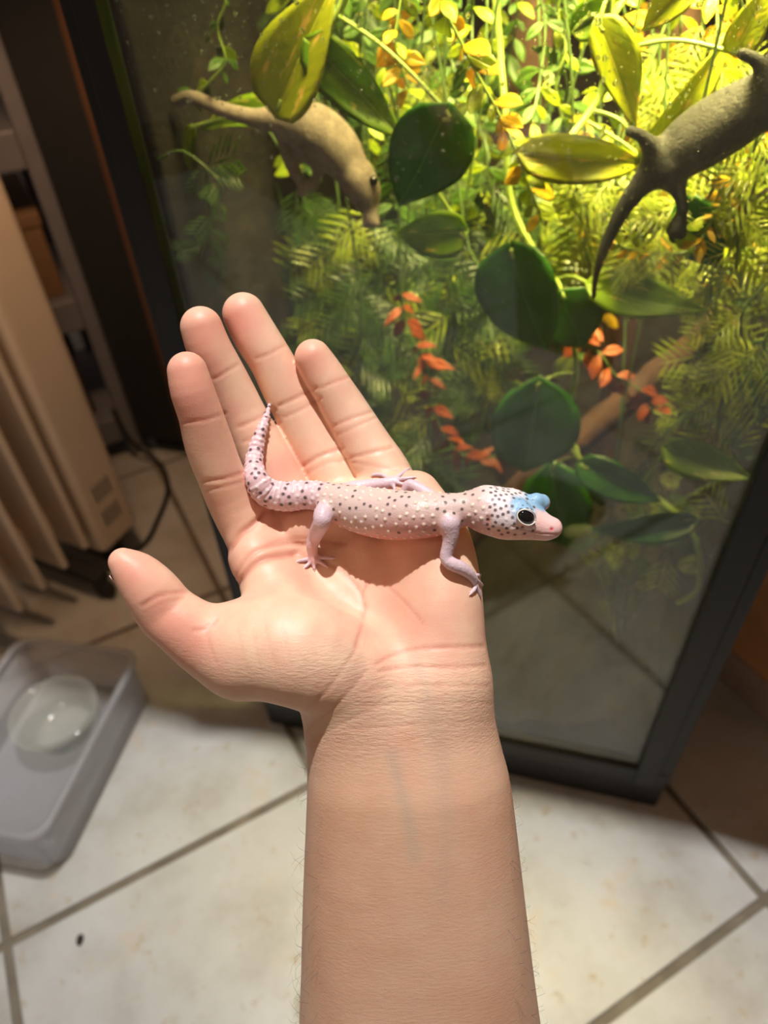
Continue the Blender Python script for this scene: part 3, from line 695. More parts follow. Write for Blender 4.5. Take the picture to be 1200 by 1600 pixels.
def glassmat(name, fog):
    g = N(name); c = g.coord()
    tr = g.n('ShaderNodeBsdfTransparent', i={'Color': (.95, .97, .95)}).outputs[0]
    gl = g.n('ShaderNodeBsdfGlossy', i={'Roughness': .012, 'Color': (1, 1, 1)}).outputs[0]
    bf = g.n('ShaderNodeNewGeometry').outputs['Backfacing']
    fr = g.n('ShaderNodeFresnel', i={'IOR': g.math('SUBTRACT', 1.5, g.math('MULTIPLY', bf, 1.5 - 1 / 1.5))}).outputs[0]   # same reflection from both sides of the thin pane
    base = g.n('ShaderNodeMixShader', i={0: fr, 1: tr, 2: gl}).outputs[0]
    if fog:                                                # condensation film: patchy, runs down in streaks
        st = g.n('ShaderNodeMapping', i={'Vector': c, 'Scale': (1, 1, .22)}).outputs[0]
        f1 = g.ramp(g.noise(26, 5, .65, st), [(.42, (0, 0, 0)), (.70, (1, 1, 1))])
        f2 = g.ramp(g.noise(170, 3, .6, c), [(.40, (.55,) * 3), (.7, (1,) * 3)])
        df = g.n('ShaderNodeMixShader', i={0: .5, 1: g.n('ShaderNodeBsdfDiffuse', i={'Color': (.8, .82, .8)}).outputs[0], 2: g.n('ShaderNodeBsdfTranslucent', i={'Color': (.8, .82, .8)}).outputs[0]}).outputs[0]
        zl = g.n('ShaderNodeSeparateXYZ', i={0: c}).outputs[2]                       # warm moist air rises: the film is on the upper pane
        up_ = g.n('ShaderNodeMapRange', i={'Value': zl, 'From Min': -.10, 'From Max': .16, 'To Min': 0.0, 'To Max': 1.0}).outputs[0]
        base = g.n('ShaderNodeMixShader', i={0: g.math('MULTIPLY', up_, g.math('MULTIPLY', g.math('MULTIPLY', f1, f2), fog)), 1: base, 2: df}).outputs[0]
    return g.out(base)
M['pane'] = glassmat('front_glass', .016); M['sideglass'] = glassmat('side_glass', 0)
pane = tbox('front_pane', LP - .006, RP + .006, .000, .004, .07, TH - .02, M['pane'], bev=0)
tbox('side_pane', .003, .007, .02, TD - .02, .05, TH - .02, M['sideglass'], bev=0); tbox('side_pane', TW - .007, TW - .003, .02, TD - .02, .05, TH - .02, M['sideglass'], bev=0)
g_ = N('bark_backing'); c_ = g_.coord(); nz1 = g_.noise(22, 8, .68, c_)
M['bark'] = g_.out(g_.pb(Base_Color=g_.ramp(nz1, [(.3, (.008, .006, .005)), (.55, (.022, .016, .012)), (.75, (.045, .032, .025))]), Roughness=.9, Normal=g_.bump(nz1, .9, .008)))
tbox('back_panel', .008, TW - .008, TD - .035, TD - .012, .05, TH - .03, M['bark'], bev=.002)
tbox('side_background', TW - .020, TW - .009, .02, TD - .036, .05, TH - .03, M['bark'], bev=.002); tbox('side_background', .009, .018, .03, TD - .036, .05, TH - .03, M['bark'], bev=.002)
M['silicone'] = simple('black_silicone', (.02, .021, .022), .35)
tbox('silicone_seam', .007, .016, .006, .016, .07, TH - .03, M['silicone'], bev=.003); tbox('silicone_seam', TW - .016, TW - .007, .006, .016, .07, TH - .03, M['silicone'], bev=.003)
# soil filling, uneven surface
nx, ny = 40, 30; sv = []; sf = []
for i in range(nx):
    for j in range(ny):
        s_ = .009 + (TW - .018) * i / (nx - 1); d_ = .016 + (TD - .055) * j / (ny - 1)
        sv.append((s_, d_, .100 + .16 * (j / ny) ** 1.3 + .014 * math.sin(s_ * 37 + d_ * 20) + .008 * math.sin(s_ * 90 - d_ * 60) + .006 * rng.random()))
nb_ = len(sv)
for i in range(nx):
    for j in range(ny): sv.append((sv[i * ny + j][0], sv[i * ny + j][1], .05))
for i in range(nx - 1):
    for j in range(ny - 1):
        a = i * ny + j; sf.append((a, a + ny, a + ny + 1, a + 1))
for i in range(nx - 1):
    a = i * ny; sf.append((a, nb_ + a, nb_ + a + ny, a + ny)); a += ny - 1; sf.append((a, a + ny, nb_ + a + ny, nb_ + a))
for j in range(ny - 1): sf.append((j, j + 1, nb_ + j + 1, nb_ + j)); a = (nx - 1) * ny + j; sf.append((a, nb_ + a, nb_ + a + 1, a + 1))
g_ = N('soil'); nz1 = g_.noise(90, 6, .7, g_.coord())
soilm = g_.out(g_.pb(Base_Color=g_.ramp(nz1, [(.3, (.006, .004, .003)), (.7, (.022, .015, .011))]), Roughness=.95, Normal=g_.bump(nz1, .8, .004)))
link('soil', mesh('soil', sv, sf), soilm, tank, mw=TM)
# water drops inside the front pane
dv, df_ = [], []; ico = None
bm = bmesh.new(); bmesh.ops.create_uvsphere(bm, u_segments=8, v_segments=6, radius=1.0); iv = np.array([v.co[:] for v in bm.verts]); iF = [[v.index for v in f.verts] for f in bm.faces]; bm.free()
nd = 0
while nd < 1400:
    px_, py_ = rng.uniform(150, 1200), rng.uniform(-20, 900) ** 1.0
    if rng.random() > (1.0 if py_ < 260 else (.35 if py_ < 480 else .06)) * (1.0 if (px_ > 560 or py_ < 120) else .45): continue
    p = TK(px_, py_, -.0002); s_ = np.dot(p - TL, TX)
    if not (LP + .001 < s_ < RP - .001): continue
    r = rng.choice([.0003, .00045, .0007, .0012], p=[.40, .33, .20, .07]); q = iv * np.array([r * rng.uniform(.7, 1.3), r * .45, r * rng.uniform(.7, 1.2)]) + np.array([s_, .0043, p[2]])
    b0 = len(dv); dv += [tuple(k) for k in q]; df_ += [tuple(b0 + k for k in f) for f in iF]; nd += 1
g_ = N('water'); M['water'] = g_.out(g_.n('ShaderNodeBsdfGlass', i={'IOR': 1.33, 'Roughness': .02, 'Color': (1, 1, 1)}).outputs[0])
tag(link('water_drops', mesh('water_drops', dv, df_), M['water'], pane, True, mw=TM), 'clear water drops on the glass', kind='stuff')
# lamp hood on the tank
hood = empty('lamp_hood', tp(.27, .20, TH), 'black lamp hood lying on top of the terrarium', 'lamp', rz=math.atan2(TX[1], TX[0]))
for nm, q in (('hood_top', (.06, .44, .06, .34, TH + .05, TH + .058)), ('hood_side', (.06, .44, .06, .064, TH, TH + .05)), ('hood_side', (.06, .44, .336, .34, TH, TH + .05)), ('hood_end', (.06, .064, .064, .336, TH, TH + .05)), ('hood_end', (.436, .44, .064, .336, TH, TH + .05))):
    tbox(nm, *q, M['blackplastic'], hood)
# unseen board across the top, added to cast shade wider than the tank
bm = bmesh.new(); bm_box(bm, 1.35, .50, .022, bev=.002); me = bpy.data.meshes.new('shade_board'); bm.to_mesh(me); bm.free()
tag(link('shade_board', me, M['wallwood'], mw=TM @ Matrix.Translation((.22, .25, TH + .058 + .0105))), 'long unseen wooden board added across the lamp hood to shade the floor', 'board')
# ------------------------------------------------------------------ plants
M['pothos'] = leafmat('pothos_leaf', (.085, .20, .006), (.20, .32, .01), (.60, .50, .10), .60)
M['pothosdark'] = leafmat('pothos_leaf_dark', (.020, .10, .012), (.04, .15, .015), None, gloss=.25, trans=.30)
M['pothoslit'] = leafmat('pothos_leaf_lit', (.20, .28, .006), (.36, .38, .012), (.75, .50, .12), .58)  # variegated leaf with the yellow of the lamp light put into its colour
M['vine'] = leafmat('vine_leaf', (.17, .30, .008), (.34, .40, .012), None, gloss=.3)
M['vinelit'] = leafmat('vine_leaf_lit', (.50, .38, .01), (.66, .42, .03), None, gloss=.3)  # vine leaf copy, yellow lamp light put into the colour
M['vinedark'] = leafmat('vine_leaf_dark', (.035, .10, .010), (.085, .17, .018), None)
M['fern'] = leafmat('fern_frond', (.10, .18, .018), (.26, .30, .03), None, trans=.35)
M['ferndim'] = leafmat('fern_frond_dim', (.020, .050, .010), (.045, .095, .018), None, trans=.35)  # darker copy of the fern, shade inside the tank put into its colour
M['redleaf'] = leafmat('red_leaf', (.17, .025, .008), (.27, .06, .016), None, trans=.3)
M['stem'] = simple('green_stem', (.20, .28, .05), .5); M['stemdark'] = simple('dark_green_stem', (.07, .12, .03), .5); M['stemred'] = simple('red_stem', (.30, .10, .04), .5)
def leafmesh(name, wl, shape='heart', bend=.25, fold=.18, nu=11, nv=6, tip=.0, wave=0.0):
    """unit-length leaf along +y, facing +z, width wl; solid, a fraction of a millimetre thick"""
    v, f = [], []
    for lay in (0, 1):
        for i in range(nu + 1):
            u = i / nu
            if shape == 'heart': w = (u ** .45 * (1 - u) ** 1.1) / .418 if 0 < u < 1 else 0
            elif shape == 'oval': w = math.sin(math.pi * u ** 1.25) ** .8 if 0 < u < 1 else 0
            else: w = math.sin(math.pi * u ** .8) ** 1.1 if 0 < u < 1 else 0
            for j in range(nv + 1):
                t = j / nv * 2 - 1; xx = t * w * wl * .5
                back = -.10 * (abs(t) ** 1.5) * (1 - u) ** 4 if shape == 'heart' else 0
                zz = -bend * (u - .15) ** 2 + fold * abs(xx) + wave * math.sin(u * 9 + t * 2) * abs(t) * .03
                v.append((xx, u + back, zz - (.004 if lay else 0)))
    n1 = (nu + 1) * (nv + 1); k = lambda l, i, j: l * n1 + i * (nv + 1) + j
    for i in range(nu):
        for j in range(nv):
            f.append((k(0, i, j), k(0, i, j + 1), k(0, i + 1, j + 1), k(0, i + 1, j))); f.append((k(1, i, j), k(1, i + 1, j), k(1, i + 1, j + 1), k(1, i, j + 1)))
        for j in (0, nv): f.append((k(0, i, j), k(0, i + 1, j), k(1, i + 1, j), k(1, i, j)) if j == 0 else (k(0, i, j), k(1, i, j), k(1, i + 1, j), k(0, i + 1, j)))
    return mesh(name, v, f)
VIEW = lambda p: nrm(EYE - p)
def place_leaf(me, B, Tt, nh, parent, mt, name='leaf', label=None, width=None):
    Y = Tt - B; L = np.linalg.norm(Y); Y = Y / L; Zv = nh - Y * np.dot(nh, Y); Zv = nrm(Zv); X = np.cross(Y, Zv); wx = (width / L) if width else 1.0
    o = link(name, me, None, parent, False, mw=frame(B, X * L * wx, Y * L, Zv * L))
    if not me.materials: me.materials.append(mt)
    return o
def smoothmesh(me): me.polygons.foreach_set('use_smooth', [True] * len(me.polygons)); return me
# ---- nothing may grow through anything: every solid piece in the tank is registered, and a leaf is turned or bent aside until it is clear
from mathutils.bvhtree import BVHTree
OB = {'lo': np.zeros((6000, 3)), 'hi': np.zeros((6000, 3)), 'own': np.zeros(6000, int), 'n': 0, 'tree': []}
SOUP = {}
def soup(me):
    if me.name in SOUP: return SOUP[me.name]
    co_ = np.empty(len(me.vertices) * 3); me.vertices.foreach_get('co', co_); SOUP[me.name] = co_.reshape(-1, 3), [tuple(p.vertices) for p in me.polygons]; return SOUP[me.name]
def treeof(v, f): return BVHTree.FromPolygons(v.tolist(), f), v.min(0), v.max(0)
def mtree(me, Mw):
    v, f = soup(me); m = np.array(Mw); return treeof(v @ m[:3, :3].T + m[:3, 3], f)
def reg(tr, own):
    i = OB['n']; OB['lo'][i], OB['hi'][i], OB['own'][i] = tr[1], tr[2], own; OB['tree'].append(tr[0]); OB['n'] += 1
def hits(tr, own, walls=True):
    n = OB['n']; k = np.where((OB['lo'][:n] <= tr[2]).all(1) & (OB['hi'][:n] >= tr[1]).all(1) & (OB['own'][:n] != own) & (walls | (OB['own'][:n] != 0)))[0]
    return sum(1 for i in k if tr[0].overlap(OB['tree'][i]))
OWN = [1]; LEFT = []
def newown(): OWN[0] += 1; return OWN[0]
for ch in tank.children:
    if ch.type == 'MESH': reg(mtree(ch.data, WMAT[ch.name]), 0)
SMIN, SMAX, DMIN, DMAX = .024, TW - .027, .0075, TD - .045
def TKc(px, py, d):
    """a point of the tank's inside on the line of sight, kept clear of the walls"""
    q = TK(px, py, min(max(d, DMIN), DMAX)) - TL; return tp(min(max(np.dot(q, TX), SMIN), SMAX), np.dot(q, TN), q[2])
def leafM(B, Tt, nh, width=None):
    Y = Tt - B; L = np.linalg.norm(Y); Y = Y / L; Zv = nrm(nh - Y * np.dot(nh, Y)); X = np.cross(Y, Zv); wx = (width / L) if width else 1.0
    return frame(B, X * L * wx, Y * L, Zv * L)
def grow(me, cands, own, parent, mt, name):
    """put a leaf in the first of the candidate poses that touches no other plant, animal, branch or wall"""
    best = None
    for Mw in cands:
        tr = mtree(me, Mw); h = hits(tr, own)
        if best is None or h < best[0]: best = (h, Mw, tr)
        if h == 0: break
    LEFT.append(best[0]); reg(best[2], own); o = link(name, me, None, parent, False, mw=best[1])
    if not me.materials: me.materials.append(mt)
    return best[0]
def best_tube(paths, rad, seg, own, skip=0):               # the first skip rings are the tied end, which does touch
    best = None
    for P in paths:
        v, f = tube_vf(P, rad, seg); tr = treeof(np.array(v), f); h = hits(tr, own, not skip)
        if skip:                                          # walls count for everything but the tied end
            v2, f2 = tube_vf(P[skip:], rad, seg); h += hits(treeof(np.array(v2), f2), own)
        if best is None or h < best[0]: best = (h, P, v, f, tr)
        if h == 0: break
    reg(best[4], own); return best[1], best[2], best[3]
LIDZ = TH - .0275                                         # hanging stems are tied to the mesh lid
def to_lid(p, k, rnd):
    q = p - TL; s_, d_ = np.dot(q, TX), np.dot(q, TN); ds, dd = ((0, .01) if k == 0 else (rnd.uniform(-.07, .07), rnd.uniform(-.02, .12)))
    if s_ < .08 or s_ > TW - .10:                       # close to a side: tied to the bark there
        e = tp(.0165 if s_ < .08 else TW - .0185, max(.03, d_ + dd * .5), min(q[2] + rnd.uniform(.01, .09), LIDZ)); return [e, (p + e) / 2 + ZUP * .012]
    e = tp(min(max(s_ + ds, SMIN + .01), SMAX - .01), min(max(d_ + dd, .034), DMAX), LIDZ); m = (p + e) / 2 + TX * (rnd.uniform(-.02, .02) if k else 0)
    m2 = p + (m - p) * .4; return [e, m, m2] if np.linalg.norm(e - p) > .03 else [e]
# pothos: base px, tip px, width px, depth behind glass at base and tip, material, roll (+ tips the right edge towards the viewer), bend
def pothos(name, label, leaves, stempts, group=None, stemr=.0022):
    own = newown(); rnd = random.Random(own)
    def path(dz): 
        P = [TKc(x_, y_, d_ + dz) for x_, y_, d_ in stempts]; q = P[0] - TL; return smooth_path([tp(np.dot(q, TX), max(.034, np.dot(q, TN)), LIDZ)] + P, 6)
    sp_, v, f = best_tube([path(z_) for z_ in (0, .006, -.006, .012, -.012, .02, .03, .04)], stemr, 7, own)
    pl = empty(name, sp_[0], label, 'plant', group); link('stem', mesh('stem', v, f), M['stem'], pl, True)
    for q in leaves:
        (bx, by), (tx, ty), wpx, d0, d1, mt, roll, bend = q
        me = smoothmesh(leafmesh('leaf', 1.0, 'heart', bend, rnd.uniform(.2, .45), 16, 8, wave=rnd.uniform(.3, 1)))
        def pose(dz, dr, sc):
            B, T_ = TKc(bx, by, d0 + dz), TKc(tx, ty, d1 + dz); T_ = B + (T_ - B) * sc; md = (B + T_) / 2; zc = (A.T @ (md - EYE))[2]; vw = VIEW(md); sd = nrm(np.cross(nrm(T_ - B), vw))
            return leafM(B, T_, nrm(vw + sd * (roll + dr) + ZUP * .15), wpx * sc * zc / FPX)
        grow(me, [pose(z_, r_, sc) for sc in (1.0, .93) for r_ in (0, .25, -.25) for z_ in (0, .004, -.004, .008, .013, .019, .026, .034)], own, pl, M[mt], 'leaf')
        Mb = np.array(pl.children[-1].matrix_local if False else WMAT[[c.name for c in pl.children if c.name.startswith('leaf') and 'stalk' not in c.name][-1]]); B = Mb[:3, 3]; Yv = Mb[:3, 1]
        order_ = np.argsort(np.linalg.norm(sp_ - B, axis=1)); cs_ = []
        for k in list(order_[:14:2]):
            for off in (ZUP * .006 - TN * .002, TN * .008, -TN * .006, ZUP * .012 + TN * .012, TX * .012, -TX * .012):
                pe = sp_[k]; cs_.append(smooth_path([pe, (pe + B) / 2 + off, B - Yv * .02, B + Yv * .05], 5))
        _, v, f = best_tube(cs_, .0012, 6, own); link('leaf_stalk', mesh('leaf_stalk', v, f), M['stem'], pl, True)
    return pl
def hanging(name, label, stempts, stemm, group, stemr, cat='plant'):
    own = newown(); rnd = random.Random(own * 7)
    def paths():
        for k in range(140):
            dz = 0 if k < 3 else rnd.uniform(-.03, .05 + .0004 * k); dx = 0 if k < 8 else rnd.uniform(-12 - .08 * k, 12 + .08 * k)
            p3 = [TKc(x_ + dx, y_, max(DMIN + .004, d_ + dz)) for x_, y_, d_ in stempts]; yield smooth_path(to_lid(p3[0], k, rnd) + p3, 10 if len(p3) > 4 else 8)
    P3, v, f = best_tube(paths(), stemr, 5, own, 5)
    z0 = TKc(*stempts[0])[2] + .012; P3l = P3[P3[:, 2] < z0]                 # leaves only on the hanging length, not on the tie
    pl = empty(name, P3[0], label, cat, group); link('stem', mesh('stem', v, f), M[stemm], pl, True)
    cc = (P3l - EYE) @ A; P = np.stack([600 + FPX * cc[:, 0] / cc[:, 2], 800 + FPX * cc[:, 1] / cc[:, 2], (P3l - TL) @ TN], 1)
    return pl, own, P3l, P, rnd
def tufts(P, gap, rnd):
    L = np.r_[0, np.cumsum(np.hypot(np.diff(P[:, 0]), np.diff(P[:, 1])))]; s_ = 6.0; side = 1
    while s_ < L[-1]:
        i = min(int(np.searchsorted(L, s_)), len(P) - 2); t_ = nrm((P[i + 1] - P[i])[:2] + 1e-9); yield i, t_, np.array([-t_[1], t_[0]]), side
        s_ += gap * rnd.uniform(.7, 1.3); side = -side
def vine(name, label, stempts, mts, leafpx, wl=.45, gap=22, shape='oval', stemm='stem', group=None, spread=.9, stemr=.0009):
    pl, own, P3, P, rnd = hanging(name, label, stempts, stemm, group, stemr); variants = {}
    for i, t_, pr, side in tufts(P, gap, rnd):
        for sd in ((side,) if rnd.random() < .3 else (side, -side)):
            mt = rnd.choice(mts); me = variants.get(mt)
            if me is None: me = variants[mt] = smoothmesh(leafmesh('leaf', wl, shape, rnd.uniform(.1, .4), .2, 6, 4))
            def poses():
                for k in range(70):
                    a = rnd.uniform(.25 if k > 8 else .35, 1.1 + .02 * k) * spread; dr = t_ * math.cos(a) * rnd.uniform(.5, 1.1) + pr * sd * math.sin(a) * 1.2
                    l = leafpx * rnd.uniform(.65, 1.2) * (1 - .007 * k); e = P[i][:2] + dr * l; B = P3[i]; w_ = .018 + .0006 * k; T_ = TKc(e[0], e[1], P[i][2] + rnd.uniform(-w_, w_))
                    yield leafM(B, T_, nrm(VIEW(B) + ZUP * rnd.uniform(0, .9) + np.array([rnd.uniform(-.6, .6), 0, 0])))
            grow(me, poses(), own, pl, M[mt], 'leaf')
    return pl
# wire mesh lid that the vines are tied to
lv, lf = [], []
for k in range(20):
    s_ = .03 + (TW - .06) * k / 19; v, f = tube_vf(np.array([(s_, .028, LIDZ), (s_, TD - .028, LIDZ)]), .0006, 4, len(lv)); lv += v; lf += f
for k in range(18):
    d_ = .03 + (TD - .06) * k / 17; v, f = tube_vf(np.array([(.028, d_, LIDZ), (TW - .028, d_, LIDZ)]), .0006, 4, len(lv)); lv += v; lf += f
link('mesh_lid', mesh('mesh_lid', lv, lf), M['blackmatte'], tank, mw=TM)
# reddish-brown branches
g_ = N('branch_bark'); c_ = g_.n('ShaderNodeMapping', i={'Vector': g_.coord(), 'Scale': (1, 1, .25)}).outputs[0]; nz1 = g_.noise(60, 6, .65, c_)
M['branch'] = g_.out(g_.pb(Base_Color=g_.ramp(nz1, [(.3, (.030, .012, .008)), (.7, (.085, .036, .02))]), Roughness=.8, Normal=g_.bump(nz1, .7, .003)))
def branch(label, pts, radii):
    P = smooth_path([np.append(TK(a, b, c), r) for (a, b, c), r in zip(pts, radii)], 8); P[:, :3] += rng.normal(0, .0008, (len(P), 3)); b0 = P[0, :3]
    v, f = tube_vf(P[:, :3] - b0, P[:, 3] * (1 + rng.normal(0, .06, len(P))), 12); o = link('wood_branch', mesh('wood_branch', v, f), M['branch'], None, True, mw=Matrix.Translation(Vector(b0))); return tag(o, label, 'branch')
def soil_z(s_, d_): return .100 + .16 * ((d_ - .016) / (TD - .055)) ** 1.3
def in_tank(p): q = p - TL; return np.dot(q, TX), np.dot(q, TN)
def branch3(label, P3, radii):
    P = smooth_path([np.append(p, r) for p, r in zip(P3, radii)], 8); P[:, :3] += rng.normal(0, .0006, (len(P), 3)); b0 = P[0, :3].copy()
    v, f = tube_vf(P[:, :3] - b0, P[:, 3] * (1 + rng.normal(0, .05, len(P))), 12); me = mesh('wood_branch', v, f); o = link('wood_branch', me, M['branch'], None, True, mw=Matrix.Translation(Vector(b0))); reg(mtree(me, WMAT[o.name]), newown()); return tag(o, label, 'branch')
def foot_pt(s_, d_): return tp(s_, d_, soil_z(s_, d_) - .012)
branch3('reddish-brown branch slanting up behind the dark heart-shaped leaves', [foot_pt(.16, .125), TKc(780, 790, .125), TKc(900, 690, .135), TKc(1010, 600, .145), TKc(1140, 490, .16)], [.011, .011, .013, .012, .011])
branch3('upright brown branch behind the vines in the top of the terrarium', [TKc(835, -140, .215), TKc(830, 60, .215), TKc(822, 160, .22), TKc(800, 420, .25), foot_pt(.235, .28)], [.015, .015, .015, .014, .014])
branch3('dark red branch behind the yellow pothos leaves beside the lamp side', [TKc(1085, -140, .21), TKc(1040, 90, .21), TKc(1015, 260, .22), TKc(990, 420, .25), foot_pt(.345, .28)], [.018, .018, .017, .016, .015])
# ------------------------------------------------------------------ two large geckos on the inside of the glass
def tank_gecko(name, label, chains, lo_, hi_, colr, kk, eyes):
    C_ = [dense([(A.T @ (TK(a, b, d) - EYE), r * (A.T @ (TK(a, b, d) - EYE))[2] / FPX) for a, b, d, r in c], 3) for c in chains]
    def f0(P):
        d = chain_sdf(P, C_[0])
        for c in C_[1:]: d = smin(d, chain_sdf(P, c), kk)
        return d
    f = chunked(f0); allp = np.array([q[0] for c in C_ for q in c]); rm = max(q[1] for c in C_ for q in c)
    v, q = nets(f, allp.min(0) - rm - .004, allp.max(0) + rm + .004, .0011); v = relax(f, v, 1); n = vnormals(v, q)
    if np.einsum('ij,ij->i', n[::97], grad(f, v[::97])).mean() < 0: q = q[:, ::-1]
    g0 = C_[0][len(C_[0]) // 2][0]; ob = empty(name, c2w(g0), label, 'gecko')
    gg = N(name + '_skin'); cc = gg.coord(); nz = gg.noise(130, 7, .72, cc)
    sk = gg.out(gg.pb(Base_Color=gg.ramp(nz, [(.32, colr[0]), (.66, colr[1])]), Roughness=.6, Normal=gg.bump(gg.noise(420, 5, .7, cc), .8, .0016)))
    gb = link('body', qmesh('body', to_local(v, g0), q), sk, ob, mw=body_frame(c2w(g0))); reg(mtree(gb.data, WMAT[gb.name]), newown())
    for a, b, d, r in eyes:
        c = A.T @ (TK(a, b, d) - EYE); vv, ff = uvs(c, r * c[2] / FPX, np.eye(3)); camchild('eye', vv, ff, eyem, ob, g0)
tank_gecko('crested_gecko', 'charcoal gecko climbing on the inside of the steamed-up pane, tail hanging down', [
 [(928, 462, .020, 3.5), (932, 425, .020, 5.5), (950, 375, .020, 9), (975, 325, .020, 13), (1005, 285, .020, 19), (1040, 255, .021, 33), (1085, 222, .0228, 46), (1135, 190, .0228, 48), (1190, 156, .0215, 42), (1224, 122, .017, 34), (1240, 80, .017, 37), (1236, 30, .015, 26)],
 [(1045, 268, .016, 20), (1062, 305, .011, 10), (1066, 328, .0100, 9), (1058, 355, .0098, 8)], [(1058, 355, .0098, 6), (1050, 366, .0074, 4)], [(1058, 355, .0098, 6), (1066, 368, .0074, 4)],
 [(1025, 240, .018, 18), (1005, 215, .012, 10), (985, 205, .0095, 8)],
 [(1200, 140, .015, 18), (1185, 98, .011, 10), (1160, 84, .009, 8)], [(1205, 172, .015, 18), (1226, 205, .011, 10), (1216, 236, .009, 8)]],
 None, None, ((.006, .007, .008), (.034, .036, .038)), .006, [(1228, 50, .0085, 9)])
tank_gecko('crested_gecko', 'pinkish grey gecko lying among the pothos leaves, head down', [
 [(276, 158, 0.0540, 9), (300, 152, 0.0520, 10), (345, 170, 0.0480, 11), (395, 184, 0.0460, 13), (432, 186, 0.0460, 20), (462, 190, 0.0460, 30), (495, 205, 0.0460, 38), (525, 232, 0.0460, 37), (546, 260, 0.0440, 29), (560, 280, 0.0420, 28), (570, 298, 0.0410, 25), (576, 313, 0.0410, 17)],
 [(540, 255, 0.0460, 16), (552, 300, 0.0420, 9), (576, 328, 0.0380, 8), (580, 342, 0.0360, 7)], [(580, 342, 0.0360, 5), (570, 352, 0.0340, 3.5)], [(580, 342, 0.0360, 5), (588, 350, 0.0340, 3.5)],
 [(450, 215, 0.0460, 18), (455, 255, 0.0420, 11), (470, 285, 0.0400, 9), (472, 300, 0.0380, 7)], [(480, 235, 0.0460, 16), (496, 262, 0.0420, 9), (490, 290, 0.0400, 8)]],
 None, None, ((.13, .095, .08), (.30, .235, .20)), .006, [(584, 282, .036, 7)])
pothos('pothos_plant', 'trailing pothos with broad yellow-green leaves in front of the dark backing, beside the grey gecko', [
 ((436, 166), (520, -45), 128, .014, .020, 'pothoslit', -.35, .15), ((452, 196), (294, 178), 66, .066, .066, 'pothos', .55, .35), ((300, 200), (232, 266), 24, .058, .050, 'vine', .2, .3),
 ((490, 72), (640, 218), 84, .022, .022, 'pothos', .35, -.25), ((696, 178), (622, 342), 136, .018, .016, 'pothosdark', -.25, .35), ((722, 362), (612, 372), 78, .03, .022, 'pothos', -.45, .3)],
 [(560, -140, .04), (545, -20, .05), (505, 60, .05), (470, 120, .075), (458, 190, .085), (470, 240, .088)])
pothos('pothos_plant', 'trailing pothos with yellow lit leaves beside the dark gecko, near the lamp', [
 ((825, 240), (1036, 262), 76, .022, .046, 'pothoslit', .25, .3), ((938, 40), (1002, 205), 74, .040, .036, 'pothoslit', -.3, .2), ((1012, 240), (1160, 50), 66, .056, .056, 'pothoslit', .5, .25),
 ((1080, -20), (998, 48), 62, .02, .02, 'pothoslit', .2, .2), ((1150, 80), (1205, -30), 62, .050, .046, 'pothoslit', .1, .2), ((1065, 320), (1130, 430), 80, .05, .045, 'pothosdark', .2, .3), ((900, 45), (985, -10), 60, .06, .06, 'pothos', .1, .3)],
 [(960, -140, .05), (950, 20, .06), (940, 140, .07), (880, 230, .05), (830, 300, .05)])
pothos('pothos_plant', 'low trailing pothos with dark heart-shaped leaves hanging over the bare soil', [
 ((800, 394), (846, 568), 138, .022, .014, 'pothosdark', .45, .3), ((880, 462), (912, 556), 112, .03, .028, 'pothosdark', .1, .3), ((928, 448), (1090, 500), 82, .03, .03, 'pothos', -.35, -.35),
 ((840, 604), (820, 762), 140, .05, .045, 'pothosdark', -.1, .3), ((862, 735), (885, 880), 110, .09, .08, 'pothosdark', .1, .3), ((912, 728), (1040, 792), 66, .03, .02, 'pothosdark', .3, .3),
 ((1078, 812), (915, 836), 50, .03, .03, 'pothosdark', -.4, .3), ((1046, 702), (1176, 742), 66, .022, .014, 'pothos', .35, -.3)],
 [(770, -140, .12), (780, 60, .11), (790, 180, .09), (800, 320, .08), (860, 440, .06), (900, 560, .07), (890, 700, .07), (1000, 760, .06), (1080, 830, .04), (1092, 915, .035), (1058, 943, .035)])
# hanging plastic vines with small paired leaves
vine('leafy_vine', 'bright lime vine with plump paired leaves hanging down between two pothos plants', [(672, -60, .03), (690, 5, .028), (720, 65, .026), (745, 115, .024), (770, 160, .024), (792, 205, .024), (812, 250, .026), (830, 300, .03), (850, 350, .035)], ['vine', 'vine', 'vinelit'], 40, .48, 22)
vine('leafy_vine', 'yellow-lit vine tangled behind the bright lime vine', [(640, -60, .06), (625, 10, .055), (618, 70, .05), (632, 120, .05), (645, 150, .055)], ['vinelit', 'vine', 'vinelit'], 32, .5, 18)
vine('leafy_vine', 'lime vine with a few leaves hanging against the dark backing near the left post', [(330, -40, .06), (352, 0, .06), (340, 45, .06), (352, 95, .06), (330, 125, .06), (305, 150, .06)], ['vine', 'vinedark'], 30, .42, 30)
vine('leafy_vine', 'green vine hanging against the brown bark left of the trailing yellow leaves', [(880, -50, .11), (872, 20, .11), (884, 80, .10), (868, 130, .10), (880, 190, .10)], ['vinedark', 'vine'], 30, .42, 20)
vine('leafy_vine', 'yellow-green vine threaded through the lit ferns under the dark gecko', [(1210, 190, .05), (1165, 250, .05), (1120, 330, .04), (1080, 390, .035), (1010, 395, .03), (960, 380, .03)], ['vinelit', 'vine'], 34, .35, 14)
vine('leafy_vine', 'dull orange vine trailing down beside the fingers', [(628, 470, .07), (645, 530, .065), (668, 575, .06), (675, 630, .06), (700, 690, .06), (735, 715, .06), (775, 712, .06)], ['redleaf'], 34, .34, 20, 'lance', 'stemdark')
vine('leafy_vine', 'short red-leaved sprig under the boat-shaped pothos leaf', [(915, 520, .09), (940, 555, .08), (965, 590, .08), (1000, 610, .085), (1020, 640, .09)], ['redleaf'], 40, .5, 20, 'oval', 'stemdark')
